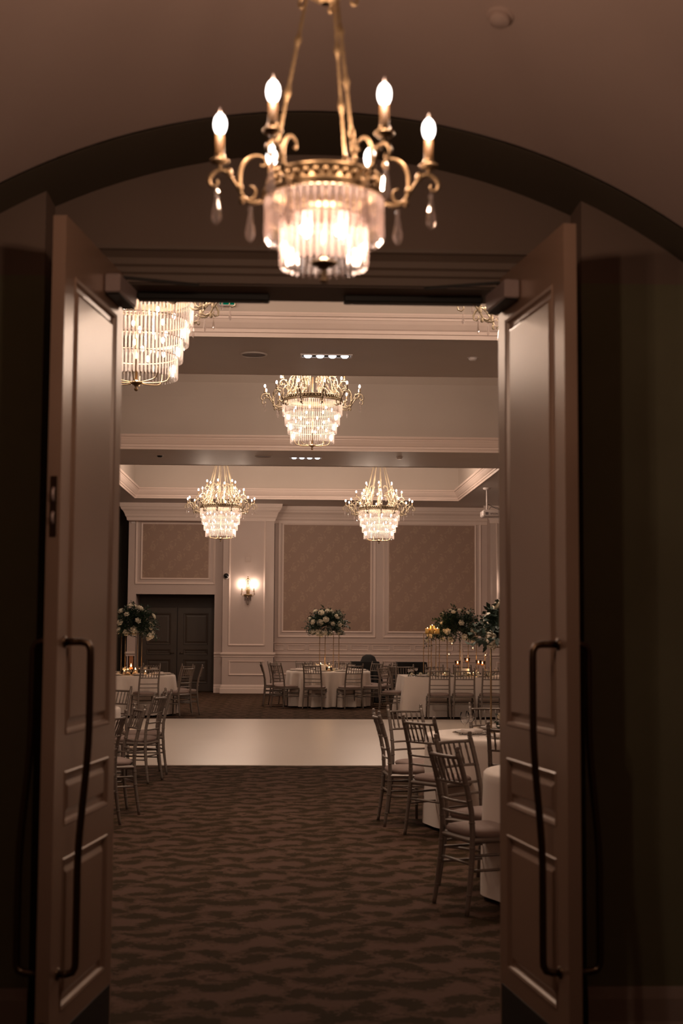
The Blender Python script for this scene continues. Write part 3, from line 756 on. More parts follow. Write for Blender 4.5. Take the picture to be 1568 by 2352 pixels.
# ---- ballroom chandelier, built once and copied
def make_big():
    t = thing('chandelier', '', 'chandelier')
    band(t, 'rim', .462, 0, .02, .008, GOLDP, 64)
    m = MB(); m.lathe([(.44, .02), (.452, .03), (.44, .045), (.44, .07), (.455, .08), (.44, .09), (.43, .09), (.43, .02)], 64)
    for k in range(60):
        q = 2 * PI * k / 60; m.ball((.447 * math.cos(q), .447 * math.sin(q), .056), .014, 6, 1.2)
    m.build('gallery', GOLDP, t)
    for r, z0, z1, n in ((.458, .005, -.205, 92), (.421, -.15, -.352, 84), (.375, -.30, -.487, 76), (.335, -.44, -.632, 68)):
        crystal_tier(t, r, z0, z1, n, CRY, .0085)
    for r, z in ((.421, -.16), (.375, -.31), (.335, -.45)):
        band(t, 'tier_ring', r, z, .008, .004, GOLDP, 48)
    m = MB()
    m.lathe([(.001, -.735), (.012, -.73), (.018, -.715), (.008, -.70), (.02, -.685), (.045, -.67), (.05, -.66), (.02, -.65), (.01, -.64)], 14)
    m.tube([(0, 0, -.66), (0, 0, .4)], .012, 8)
    for k in range(8):
        q = 2 * PI * k / 8; c_, s_ = math.cos(q), math.sin(q)
        m.tube([(r * c_, r * s_, z) for r, z in smooth2([(.02, -.665), (.14, -.665), (.24, -.655), (.27, -.62), (.275, -.56)], 1)], .005, 5)
    m.build('finial_basket', GOLD, t)
    first = {}
    def ring(n, r0, s, z0, off, extra, key):
        a_ = None
        for k in range(n):
            ang = 2 * PI * k / n + off
            if a_ is None:
                a_, rr, zz = make_arm(t, r0, s, z0, ang, .0105, GOLDP, BULB, [(.262, .036), (.180, -.004)], n=6, it=0, extra=extra)
                src = a_
            else:
                c = src.copy(); COL.objects.link(c); c.parent = t; c.rotation_euler = (0, 0, ang)
                for ch in [x for x in bpy.data.objects if x.parent == src]:
                    d_ = ch.copy(); COL.objects.link(d_); d_.parent = c
    ring(12, .47, 2.55, -.075, R(8), None, 'o')
    ring(8, .27, 2.2, .155, R(22), [(.44, .07), (.42, .14), (.36, .20), (.33, .28), (.36, .34), (.40, .32)], 'm')
    ring(6, .12, 1.9, .36, R(3), [(.43, .06), (.36, .14), (.26, .22), (.20, .32), (.20, .41), (.24, .44)], 'u')
    for k in range(9):
        q = 2 * PI * k / 9 + .2; c_, s_ = math.cos(q), math.sin(q)
        m = MB(); pts = []; rs = []
        for j in range(13):
            u = j / 12; r = .36 + (.05 - .36) * u; pts.append((r * c_, r * s_, .08 + 1.27 * u)); rs.append(.0065 if j % 3 else .012)
        m.tube(pts, rs, 6); m.build('hanging_rod', GOLDP, t)
    m = MB(); m.lathe([(.03, 1.32), (.07, 1.34), (.07, 1.38), (.02, 1.40)], 16); m.tube([(0, 0, 1.38), (0, 0, 2.6)], .012, 8); m.build('stem', GOLDP, t)
    # bulbs inside the crystals
    for z, r, n in ((-.10, .30, 7), (-.27, .26, 6), (-.42, .22, 5)):
        for k in range(n):
            q = 2 * PI * k / n + z * 9
            b = MB(); b.lathe([(.004, .022), (.012, .012), (.015, -.004), (.011, -.02), (.002, -.032)], 8); b.build('inner_bulb', BULB, t, (r * math.cos(q), r * math.sin(q), z))
    for z, pw in ((-.12, .4), (-.30, .35), (-.47, .25)): point('bulb_light', (0, 0, z), P_BALL_IN * pw, WARM, .05, t)
    for k in range(4):
        q = PI / 2 * k + .7; point('bulb_light', (.58 * math.cos(q), .58 * math.sin(q), .46), P_BALL_UP / 4, WARM, .06, t)
    return t
big = make_big()
BIGS = [(-1.27, 11.6, 4.29, 'large tiered crystal chandelier cropped by the left door'), (2.19, 11.6, 4.29, 'chandelier almost hidden by the right door, only arm scrolls and drops showing'),
        (.33, 21.7, 5.11, 'tiered crystal chandelier hanging highest, in the middle tray'), (-1.54, 31.7, 4.315, 'left of the two far chandeliers, in front of the pilaster'),
        (1.99, 31.7, 4.295, 'right of the two far chandeliers, in front of the damask wall')]
for i, (x, y, z, lb) in enumerate(BIGS):
    o = big if i == 0 else dup(big)
    place(o, (x, y, z), R((0, 11, 5, 17, 23)[i]), lb, 'large tiered ballroom chandeliers')
    # shorten the stem to the tray ceiling
    for ch in (kids(o) if o is big else [c for c in bpy.data.objects if c.parent == o]):
        if ch.name.startswith('stem'):
            k = (6.36 - z - 1.32) / (2.6 - 1.32)
            ch.scale = (1, 1, k); ch.location = (0, 0, 1.32 * (1 - k))

# ---- wall sconces
def make_sconce():
    t = thing('wall_sconce', '', 'wall lamp')
    m = MB(); m.lathe([(.001, 0), (.035, .004), (.05, .016), (.04, .028), (.001, .03)], 16, sy=2.2); m.build('back_plate', GOLD, t, (0, 0, 0), (PI / 2, 0, 0))
    m = MB(); m.tube([(0, -.06, -.15), (0, -.06, .32)], .012, 8)
    for z, r in ((.32, .03), (.37, .022), (.25, .02), (-.16, .03)): m.ball((0, -.06, z), r, 8)
    for s_ in (-1, 1):
        m.tube([(s_ * a, -.06 , b) for a, b in smooth2([(.0, .30), (.04, .33), (.05, .28), (.03, .22), (.04, .10), (.05, .02)], 1)], .006, 6)
    m.build('stem', GOLD, t)
    m = MB(); m.lathe([(.02, -.14), (.10, -.12), (.115, -.09), (.10, -.07)], 20, (0, -.09, 0)); m.build('bowl_rim', GOLD, t)
    crystal_tier(t, .085, -.12, -.24, 20, CRY, .008).location = (0, -.09, 0)
    m = MB(); m.lathe([(.001, -.36), (.03, -.33), (.035, -.29), (.02, -.25), (.05, -.22)], 12, (0, -.09, 0)); m.build('crystal_pendant', CRY, t)
    for s_ in (-1, 1):
        m = MB(); m.tube([(s_ * a, -.09 , b) for a, b in smooth2([(.02, -.1), (.07, -.13), (.13, -.12), (.16, -.07), (.155, -.01)], 1)], .008, 6)
        m.lathe([(.008, 0), (.028, .006), (.03, .016), (.014, .014)], 10, (s_ * .155, -.09, -.01)); a_ = m.build('arm', GOLD, t)
        MB().lathe([(.012, 0), (.012, .08), (.004, .082)], 8).build('candle_sleeve', WAX, a_, (s_ * .155, -.09, .01))
        MB().lathe([(.006, 0), (.016, .012), (.02, .03), (.014, .052), (.001, .075)], 10).build('bulb', BULB, a_, (s_ * .155, -.09, .09))
        d = MB(); d.lathe([(.001, 0), (.006, -.01), (.012, -.06), (.001, -.08)], 6, smooth=False); d.build('crystal_drop', DROP, a_, (s_ * .175, -.09, -.02))
        point('bulb_light', (s_ * .155, -.10, .20), P_SCONCE / 2, WARM, .03, t)
    return t
sc0 = make_sconce(); place(sc0, (-1.07, YP, 2.62), 0, 'brass two-candle wall sconce glowing on the pilaster', 'brass wall sconces')
sc1 = dup(sc0); place(sc1, (5.87, YP, 2.62), 0, 'wall sconce on the right pilaster behind the large roses', 'brass wall sconces')

# ================================================================== CHAIRS
def make_chair():
    t = thing('chiavari_chair', '', 'chair')
    def post(sx):
        ctl = [(.205, -.03, 0), (.200, -.008, .15), (.192, .010, .30), (.187, .018, .45), (.183, .012, .58), (.180, -.012, .70), (.178, -.045, .82), (.177, -.075, .915)]
        pts = []; rs = []
        for a, b in zip(ctl, ctl[1:]):
            for k in range(4):
                u = k / 4; pts.append((sx * (a[0] + (b[0] - a[0]) * u), a[1] + (b[1] - a[1]) * u, a[2] + (b[2] - a[2]) * u))
        pts.append((sx * ctl[-1][0], ctl[-1][1], ctl[-1][2]))
        m = MB(); rs = [.0125 + .004 * min(1, p[2] / .3) - .002 * max(0, p[2] - .5) for p in pts]
        m.tube(pts, rs, 10)
        for z in (.12, .245, .37, .52, .63, .745, .85):
            i = min(range(len(pts)), key=lambda i: abs(pts[i][2] - z)); p = pts[i]
            m.lathe([(rs[i], -.006), (rs[i] + .0035, 0), (rs[i], .006)], 10, p)
        p = pts[-1]; m.lathe([(.012, -.004), (.017, .004), (.011, .010), (.015, .020), (.012, .030), (.001, .034)], 10, p)
        return m
    for sx in (-1, 1): post(sx).build('rear_leg', CHAIRM, t)
    for sx in (-1, 1):
        m = MB(); m.tube([(sx * .205, .425, 0), (sx * .20, .413, .2), (sx * .193, .40, .41)], [.0115, .015, .0165], 10)
        for z in (.12, .26, .36): m.lathe([(.0145, -.006), (.0185, 0), (.0145, .006)], 10, (sx * .201, .413 + (.2 - z) * .05, z))
        m.build('front_leg', CHAIRM, t)
    MB().rbox(-.205, .205, .005, .42, .395, .428, .012).build('seat_frame', CHAIRM, t)
    # cushion, domed with rounded corners
    m = MB(); vs = []; fs = []; n = 14
    for k, (z, e) in enumerate(((.428, .008), (.440, 0), (.455, 0), (.468, .012), (.476, .04), (.482, .09), (.484, .15))):
        for j in range(4 * n):
            q = 2 * PI * j / (4 * n); c_, s_ = math.cos(q), math.sin(q); pw = .42
            hx, hy = .20 - e, .205 - e
            vs.append((hx * math.copysign(abs(c_) ** pw, c_), .215 + hy * math.copysign(abs(s_) ** pw, s_), z))
    K = 4 * n
    for i in range(6):
        for j in range(K): fs.append((i * K + j, i * K + (j + 1) % K, (i + 1) * K + (j + 1) % K, (i + 1) * K + j))
    fs.append(tuple(6 * K + j for j in range(K)))
    m.add(vs, fs, True); m.build('cushion', CUSH, t)
    def rail_(z, y, bow, r):
        pts = [(x, y - bow * (1 - (x / .18) ** 2), z) for x in lin(-.178, .178, 8)]
        return MB().tube(pts, r, 8), pts
    tr_, tp = rail_(.885, -.066, .028, .0115); tr_.build('top_rail', CHAIRM, t)
    mr_, mp_ = rail_(.735, -.020, .024, .0095); mr_.build('middle_rail', CHAIRM, t)
    for k in range(6):
        x = -.13 + k * .052
        b = lambda bow: bow * (1 - (x / .18) ** 2)
        y0, y1 = -.020 - b(.024), -.066 - b(.028)
        m = MB(); pts = [(x, y0 + (y1 - y0) * u, .735 + .15 * u) for u in lin(0, 1, 8)]
        m.tube(pts, [.0065, .0065, .0095, .0065, .0065, .0065, .0095, .0065, .0065], 6); m.build('spindle', CHAIRM, t)
    for z, y in ((.625, .003), (.555, .013)): rail_(z, y, .02, .0085)[0].build('lower_rail', CHAIRM, t)
    for sx in (-1, 1):
        for z in (.33, .245): MB().tube([(sx * .193, .01, z), (sx * .199, .41, z)], .0085, 8).build('side_stretcher', CHAIRM, t)
    MB().tube([(-.198, .41, .30), (.198, .41, .30)], .0085, 8).build('front_stretcher', CHAIRM, t)
    MB().tube([(-.192, .01, .28), (.192, .01, .28)], .0085, 8).build('back_stretcher', CHAIRM, t)
    return t
chair0 = make_chair(); USED = [False]
def chair(x, y, face, label, group):
    """x,y: floor point between the rear feet; face: heading of the seat in degrees from +X"""
    o = chair0 if not USED[0] else dup(chair0); USED[0] = True
    return place(o, (x, y, 0), R(face - 90), label, group)
GR, GL = 'silver chairs round the near right tables', 'silver chairs round the near left tables'
chair(.974, 8.38, 21, 'nearest silver chair on the right with its taupe seat beside the closest tablecloth', GR)
chair(1.13, 9.30, -45, 'paler silver chair behind the nearest right chair, turned towards it', GR)
chair(1.08, 11.27, 38, 'silver chair in the middle of the right cluster, its back towards the viewer', GR)
chair(.815, 12.06, 4, 'leftmost silver chair of the right cluster, seen edge-on at the carpet aisle', GR)
chair(1.085, 12.85, -61, 'silver chair behind the edge-on chair, against the white dance floor', GR)
chair(1.66, 10.50, 68, 'dark silver chair half cut off by the right door at the goblet table', GR)
chair(1.88, 13.30, -80, 'silver chair at the far side of the goblet table near the right door', GR)
chair(-1.39, 12.79, 201, 'nearest whole silver chair on the left, its tall back by the left door', GL)
chair(-1.46, 11.77, 165, 'silver chair mostly hidden by the left door, only a post and foot showing', GL)
chair(-1.43, 15.33, 164, 'silver chair at the left edge of the dance floor with its cushion showing', GL)
chair(-1.43, 16.28, 196, 'silver chair tight behind the one at the dance floor edge', GL)
chair(-2.04, 16.98, 237, 'silver chair on the far side of the near left table, back rising past the cloth', GL)
# chairs round the far tables
T1, T2, T4, T5, T6 = (.85, 30.75), (-3.07, 27.5), (1.91, 11.92), (1.96, 8.72), (-2.68, 15.75)
def ringchair(T, rad, ang, label, group):
    a = R(ang); chair(T[0] + rad * math.cos(a), T[1] + rad * math.sin(a), ang + 180, label, group)
g1 = 'silver chairs round the centre back table'
for ang, lb in ((-105, 'front left chair of the centre back table, back to the viewer'), (-69, 'front right chair of the centre back table, back to the viewer'),
                (-33, 'chair at the right front curve of the centre back table'), (3, 'chair at the right side of the centre back table'), (39, 'chair at the right rear of the centre back table by the black cloth'),
                (75, 'chair at the rear of the centre back table, right of the flowers'), (111, 'chair at the rear of the centre back table, left of the flowers'),
                (147, 'chair at the left rear of the centre back table'), (183, 'outermost left chair of the centre back table, edge-on'), (219, 'left front chair of the centre back table, turned sideways')):
    ringchair(T1, 1.37, ang, lb, g1)
g2 = 'silver chairs round the left back table'
for ang, lb in ((-67, 'silver chair in front of the left back table, back to the viewer'), (-31, 'chair at the right front of the left back table'), (4, 'chair at the right side of the left back table, before the dark doors'),
                (41, 'chair at the right rear of the left back table'), (77, 'chair at the rear of the left back table, behind the candles')):
    ringchair(T2, 1.34, ang, lb, g2)
g3 = 'silver chairs along the long table'
for x, lb in ((2.77, 'left one of the three chairs before the long table'), (3.23, 'middle one of the three chairs before the long table'), (3.74, 'chair before the long table cut off by the right door')):
    chair(x, 26.2, 90, lb, g3)
for x, lb in ((2.35, 'leftmost chair behind the long table'), (2.95, 'chair behind the long table left of the amber candles'), (3.52, 'chair behind the long table right of the amber candles')):
    chair(x, 28.85, -90, lb, g3)
chair(1.87, 27.5, -40, 'chair at the left end of the long table, seat turned right', g3)
chair(2.2, 29.2, 20, 'empty chair standing between the centre back table and the long table', g3)

# ================================================================== TABLES
def round_table(T, Rr, cloth_label, seed, hem=.03, drape=.15, nf=12):
    t = thing('round_table', 'table under %s' % cloth_label, 'table', (T[0], T[1], 0))
    MB().lathe([(.001, .72), (Rr - .02, .72), (Rr - .01, .735), (Rr - .02, .75), (.001, .75)], 40).build('tabletop', DARKWOOD, t)
    for k in range(4):
        q = PI / 4 + PI / 2 * k; MB().tube([(.45 * math.cos(q), .45 * math.sin(q), 0), (.42 * math.cos(q), .42 * math.sin(q), .72)], .016, 8).build('leg', BLACKM, t)
    rnd = random.Random(seed); n = 216; k1 = nf; ph = rnd.random() * 6; ph2 = rnd.random() * 6
    m = MB(); vs = []; fs = []
    prof = [(0.001, .758), (Rr * .5, .758), (Rr - .03, .758), (Rr - .008, .755), (Rr + .004, .742), (Rr + .006, .70), (Rr + .01, .6), (Rr + .014, .45), (Rr + .018, .3), (Rr + .02, .15), (Rr + .02, hem)]
    for i, (r, z) in enumerate(prof):
        f = max(0, (.74 - z) / .74)
        for j in range(n):
            q = 2 * PI * j / n
            wv = math.sin(k1 * q + ph + .7 * math.sin(3 * q + ph2))
            amp = drape * .55 * f ** .8 * (.6 + .4 * math.sin(2 * q + ph2))
            rr = r + amp * (wv if wv > 0 else wv * .75)
            vs.append((rr * math.cos(q), rr * math.sin(q), z))
    for i in range(len(prof) - 1):
        for j in range(n): fs.append((i * n + j, i * n + (j + 1) % n, (i + 1) * n + (j + 1) % n, (i + 1) * n + j))
    m.add(vs, fs, True)
    o = m.build('tablecloth', CLOTH, loc=(T[0], T[1], 0)); tag(o, cloth_label, 'tablecloth', 'white round tablecloths')
round_table(T1, .90, 'the white cloth draped over the centre back table', 1, drape=.26, nf=19)
round_table(T2, .90, 'the white cloth draped over the left back table', 2, drape=.26, nf=18)
round_table(T4, .76, 'the white cloth on the goblet table at the right', 3, drape=.04)
round_table(T5, .76, 'the white cloth of the nearest right table, its edge by the door', 4, drape=.03)
round_table(T6, .84, 'the white cloth glimpsed beside the left door', 5, drape=.05)
# long table
LT = (2.17, 5.6, 26.72, 28.35)
t = thing('long_table', 'long rectangular banquet table at the back right', 'table', ((LT[0] + LT[1]) / 2, (LT[2] + LT[3]) / 2, 0))
hx, hy = (LT[1] - LT[0]) / 2, (LT[3] - LT[2]) / 2
MB().box(-hx + .02, hx - .02, -hy + .02, hy - .02, .72, .75).build('tabletop', DARKWOOD, t)
for sx in (-1, 1):
    for sy in (-1, 1): MB().tube([(sx * (hx - .2), sy * (hy - .2), 0), (sx * (hx - .2), sy * (hy - .2), .72)], .016, 8).build('leg', BLACKM, t)
def rect_cloth(hx, hy, zt, hem, wave, seed, drop_out=.10):
    m = MB(); rnd = random.Random(seed); per = []
    N1, N2 = 90, 44
    for i in range(N1): per.append((-hx + 2 * hx * i / N1, -hy, 0, -1))
    for i in range(N2): per.append((hx, -hy + 2 * hy * i / N2, 1, 0))
    for i in range(N1): per.append((hx - 2 * hx * i / N1, hy, 0, 1))
    for i in range(N2): per.append((-hx, hy - 2 * hy * i / N2, -1, 0))
    vs = []; fs = []; n = len(per)
    for z, f in ((zt, 0), (zt - .006, .01), (zt - .1, .15), (zt - .25, .35), (zt - .45, .65), (zt - .6, .85), (hem, 1)):
        for i, (x, y, nx, ny) in enumerate(per):
            cd = min(abs(abs(x) - hx), 9) + min(abs(abs(y) - hy), 9)
            cf = math.exp(-cd * 5)
            s_ = math.sin(i * .42 + 1.3 * math.sin(i * .11)) * (wave + .05 * cf)
            o_ = .006 + f * (drop_out * .3 + s_ * f + .10 * cf)
            ax, ay = nx, ny
            if cf > .3: ax += math.copysign(.6 * cf, x) if ny else 0; ay += math.copysign(.6 * cf, y) if nx else 0
            vs.append((x + ax * o_, y + ay * o_, z))
    for i in range(6):
        for j in range(n): fs.append((i * n + j, i * n + (j + 1) % n, (i + 1) * n + (j + 1) % n, (i + 1) * n + j))
    m.add(vs, fs, True); m.add([(-hx, -hy, zt), (hx, -hy, zt), (hx, hy, zt), (-hx, hy, zt)], [(0, 1, 2, 3)])
    return m
tag(rect_cloth(hx, hy, .758, .02, .035, 1).build('tablecloth', CLOTH, loc=t.location), 'white floor-length cloth over the long back table', 'tablecloth')
# black draped equipment between the tables
def black_drape(x0, x1, y0, y1, h, label, hump=0, name='black_draped_table'):
    t = thing(name, label, 'covered table', ((x0 + x1) / 2, (y0 + y1) / 2, 0))
    MB().box(-(x1 - x0) / 2 + .03, (x1 - x0) / 2 - .03, -(y1 - y0) / 2 + .03, (y1 - y0) / 2 - .03, .02, h - .02).build('case', BLACKM, t)
    m = rect_cloth((x1 - x0) / 2, (y1 - y0) / 2, h, .02, .02, 3)
    if hump:
        m.lathe([(.30, 0), (.24, .06), (.18, .13), (.08, .15), (.001, .14)], 12, (hump, 0, h))
    m.build('cloth', BLACKC, t)
black_drape(1.45, 2.05, 32.4, 33.0, .92, 'black cloth humped over equipment behind the centre back table', .0)
t = black_drape(2.42, 3.05, 31.6, 32.3, .93, 'black draped table right of the centre back table')
m = MB(); m.lathe([(.20, 0), (.17, .06), (.15, .11), (.06, .16), (.001, .15)], 7); tag(m.build('speaker_cover', BLACKC, loc=(1.82, 32.7, .92)), 'black lumpy cover heaped on the black draped equipment', 'cover')

# ================================================================== TABLEWARE
def make_goblet():
    t = thing('water_goblet', '', 'glass')
    MB().lathe([(.001, .002), (.034, .002), (.036, .004), (.008, .008), (.0045, .02), (.0045, .065), (.012, .078), (.03, .095), (.038, .12), (.039, .145), (.035, .175), (.0335, .175), (.037, .145), (.036, .12), (.028, .098), (.001, .082)], 20).build('glass_bowl', GLASS, t)
    MB().lathe([(.001, .084), (.026, .099), (.034, .12), (.034, .135), (.001, .136)], 14).build('water', clear_ice, t)
    return t
clear_ice = crystal('iced_water', (1, .97, .93), .55)
gob = make_goblet(); gu = [0]
def goblet(x, y, label, group, z=.758):
    o = gob if not gu[0] else dup(gob); gu[0] = 1
    place(o, (x, y, z), 0, label, group)
def make_plate():
    t = thing('charger_plate', '', 'plate')
    m = MB(); m.lathe([(.001, .004), (.11, .004), (.155, .014), (.155, .018), (.11, .008), (.001, .008)], 40); m.build('glass_charger', GLASS, t)
    m = MB()
    for k in range(64):
        q = 2 * PI * k / 64; m.ball((.157 * math.cos(q), .157 * math.sin(q), .017), .0045, 5)
    m.build('beaded_rim', BEAD, t)
    m = MB(); m.lathe([(.001, .012), (.085, .012), (.13, .024), (.13, .028), (.085, .017), (.001, .017)], 36); m.build('dinner_plate', CHINA, t)
    m = MB(); m.rbox(-.045, .045, -.10, .10, .018, .042, .008); m.build('napkin', NAPKIN, t)
    return t
pl0 = make_plate(); pu = [0]
def plate(x, y, rz, label, group, z=.758):
    o = pl0 if not pu[0] else dup(pl0); pu[0] = 1
    place(o, (x, y, z), rz, label, group)
def make_votive(big=False):
    t = thing('votive_candle', '', 'candle')
    MB().lathe([(.001, .003), (.028, .003), (.036, .01), (.04, .05), (.038, .052), (.034, .012), (.001, .008)], 16).build('glass_cup', GLASS, t)
    MB().lathe([(.001, .01), (.024, .01), (.024, .028), (.001, .028)], 12).build('wax', WAXG, t)
    MB().lathe([(.001, 0), (.006, .006), (.0075, .014), (.004, .026), (.0005, .036)], 8).build('flame', FLAME, t, (0, 0, .03))
    return t
vo0 = make_votive(); vu = [0]
def votive(x, y, label, group, z=.758, s=1, light=.25):
    o = vo0 if not vu[0] else dup(vo0); vu[0] = 1
    place(o, (x, y, z), 0, label, group, s)
    if light: point('candle_light', (x, y, z + .10 * s), light, (1, .5, .2), .02)
rnd = random.Random(7)
def setting(T, Rr, angs, name, nm2):
    for k, a in enumerate(angs):
        q = R(a); plate(T[0] + (Rr - .19) * math.cos(q), T[1] + (Rr - .19) * math.sin(q), q + PI / 2, 'beaded glass charger with white plate and folded napkin on %s' % name, 'place settings on ' + name)
        q2 = q - .30; goblet(T[0] + (Rr - .34) * math.cos(q2), T[1] + (Rr - .34) * math.sin(q2), 'clear stemmed glass standing on %s' % name, 'glasses on ' + name)
        q3 = q - .44; goblet(T[0] + (Rr - .40) * math.cos(q3), T[1] + (Rr - .40) * math.sin(q3), 'clear stemmed glass standing on %s' % name, 'glasses on ' + name)
setting(T1, .9, (-105, -69, -33, 3, 39, 75, 111, 147, 183, 219), 'the centre back table', 1)
setting(T2, .9, (-67, -31, 4, 41, 77, 113, -103), 'the left back table', 2)
for x, y, lb in ((1.52, 11.85, 'beaded charger plate at the left edge of the goblet table'), (1.80, 12.40, 'beaded charger plate behind the pair of goblets'), (1.73, 11.37, 'beaded charger plate in front of the pair of goblets')):
    plate(x, y, .5, lb, 'place settings on the goblet table')
plate(1.47, 8.72, .3, 'charger plate at the edge of the nearest right table', 'place settings')
plate(-2.10, 15.6, 0, 'plate with a gold rim on the near left table', 'place settings')
goblet(1.475, 11.95, 'front goblet of iced water on the near right table', 'water goblets'); goblet(1.545, 12.14, 'goblet of iced water just behind the front goblet', 'water goblets')
for x, y in ((2.28, 27.1), (2.35, 27.3), (2.62, 27.05), (2.75, 27.4), (3.0, 27.15), (3.35, 27.2), (3.55, 27.15), (3.8, 27.3), (3.95, 27.1), (2.5, 28.0), (2.9, 28.05), (3.3, 28.0), (3.7, 28.0)):
    goblet(x, y, 'clear stemmed glass standing on the long back table', 'glasses on the long table')
for x, y in ((2.9, 26.95), (3.15, 27.0), (3.62, 26.95), (2.55, 26.95)):
    plate(x, y, 0, 'beaded glass charger with napkin on the long back table', 'place settings on the long table')
# cutlery on the goblet table
def cutlery(x, y, rz, lb):
    t = thing('dinner_fork', lb, 'cutlery', (x, y, .759), rz)
    m = MB().box(-.004, .004, -.09, .04, 0, .002); m.build('handle', BEAD, t)
    m = MB()
    m.add([(-.004, .04, .001), (.004, .04, .001), (.011, .06, .003), (-.011, .06, .003)], [(0, 1, 2, 3)])
    for k in range(4): m.box(-.011 + k * .0065, -.0085 + k * .0065, .06, .095, .002, .004)
    m.build('tines', BEAD, t)
cutlery(1.47, 11.62, 1.0, 'fork beside the plate at the left edge of the goblet table'); cutlery(1.97, 11.40, .5, 'fork right of the front charger plate on the goblet table'); cutlery(1.66, 12.25, 1.2, 'fork beside the rear plate of the goblet table')

# ================================================================== FLOWERS
def make_rose(mtl, seed=0):
    rn = random.Random(seed); m = MB()
    m.ball((0, 0, .0), .018, 8, 1.2)
    for lay, (rr, tilt, n, sz) in enumerate(((.008, 8, 3, .022), (.014, 22, 4, .026), (.020, 42, 5, .030), (.024, 64, 6, .032))):
        for k in range(n):
            q = 2 * PI * k / n + lay * .7 + rn.random() * .3; tl = R(tilt + rn.random() * 10)
            M = Matrix.Rotation(q, 4, 'Z') @ Matrix.Translation((rr * .5, 0, -.014)) @ Matrix.Rotation(tl, 4, 'Y')
            vs = []; fs = []
            for i in range(5):
                u = i / 4
                for j in range(5):
                    v = j / 4 - .5
                    wdt = sz * 1.5 * math.sin(PI * (.22 + .68 * u)) ** .8
                    x = rr * .6 + .012 * math.sin(PI * u) - (v * 2) ** 2 * .010 + (.006 * u * u)
                    vs.append(M @ Vector((x, v * wdt, u * sz * 1.35)))
            for i in range(4):
                for j in range(4): a = i * 5 + j; fs.append((a, a + 1, a + 6, a + 5))
            m.add(vs, fs, True)
    return m
def foliage_mesh(seed, nst, rad, zs, leaf_len, leaf_w, lpn, droop=.3, lower=.35):
    rn = random.Random(seed); m = MB()
    for s_ in range(nst):
        zz = rn.uniform(-lower, 1); q = rn.uniform(0, 2 * PI)
        d = Vector((math.cos(q) * math.sqrt(1 - zz * zz), math.sin(q) * math.sqrt(1 - zz * zz), zz)).normalized()
        L_ = rad * rn.uniform(.75, 1.12)
        pts = []
        for i in range(7):
            u = i / 6; p = d * L_ * u; p = Vector((p.x, p.y, p.z * zs - droop * rad * u * u * .6)); pts.append(p)
        m.tube(pts, .0025, 3, caps=False)
        for i in range(lpn):
            u = .35 + .65 * (i + rn.random()) / lpn; k = min(5, int(u * 6)); f = u * 6 - k
            p = pts[k].lerp(pts[k + 1], min(1, f)) if k < 6 else pts[6]
            dr = (pts[min(6, k + 1)] - pts[k]).normalized()
            side = dr.cross(Vector((rn.uniform(-1, 1), rn.uniform(-1, 1), rn.uniform(-1, 1)))).normalized()
            ld = (dr * .7 + side * .8 + Vector((0, 0, rn.uniform(-.3, .3)))).normalized()
            nn = ld.cross(side).normalized() if abs(ld.dot(side)) < .98 else Vector((0, 0, 1))
            wv = ld.cross(nn).normalized(); l = leaf_len * rn.uniform(.7, 1.2); w_ = leaf_w * rn.uniform(.8, 1.2)
            a = p; b = p + ld * l * .45 + wv * w_ * .5 + nn * l * .05; c = p + ld * l - nn * l * .12; e = p + ld * l * .45 - wv * w_ * .5 + nn * l * .05; mid = p + ld * l * .5
            m.add([a, b, c, e, mid], [(0, 1, 4), (1, 2, 4), (2, 3, 4), (3, 0, 4)], True)
    return m
FM = foliage_mesh(3, 240, .46, 1.0, .055, .024, 13).build('foliage', LEAF); fol_mesh = FM.data; bpy.data.objects.remove(FM)
FM = foliage_mesh(9, 230, .46, .75, .07, .036, 12, .35).build('foliage', LEAFS); fol_big = FM.data; bpy.data.objects.remove(FM)
rose_me = [make_rose(ROSE, i).build('rose', ROSE) for i in range(3)]; rose_d = [o.data for o in rose_me]
for o in rose_me: bpy.data.objects.remove(o)
def arrangement(loc, label, seed, mesh, nr, rsize, rad, zs, rz=0, sc=1, group=None, spots=None):
    t = thing('flower_arrangement', label, 'flowers', loc, rz, group)
    f = bpy.data.objects.new('foliage', mesh); COL.objects.link(f); f.parent = t; f.scale = (sc, sc, sc)
    rn = random.Random(seed); got = []
    tries = 0
    while len(got) < nr and tries < 3000:
        tries += 1
        q = rn.uniform(0, 2 * PI); zz = rn.uniform(-.45, 1)
        d = Vector((math.cos(q) * math.sqrt(max(0, 1 - zz * zz)), math.sin(q) * math.sqrt(max(0, 1 - zz * zz)), zz))
        if any((d - g_).length < .42 for g_ in got): continue
        got.append(d)
    pos = [(Vector((d.x, d.y, d.z * zs)) * rad * rn.uniform(.80, .98), d) for d in got]
    if spots: pos += [(Vector(p), Vector(n_).normalized()) for p, n_ in spots]
    for i, (p, d) in enumerate(pos):
        o = bpy.data.objects.new('rose', rose_d[i % 3]); COL.objects.link(o); o.parent = t
        o.location = p - Vector((0, 0, .05 * rad)); s_ = rsize / .05 * rn.uniform(.75, 1.35); o.scale = (s_, s_, s_)
        o.rotation_mode = 'QUATERNION'; o.rotation_quaternion = Vector((0, 0, 1)).rotation_difference((d + Vector((0, -.25, .15))).normalized())
    return t
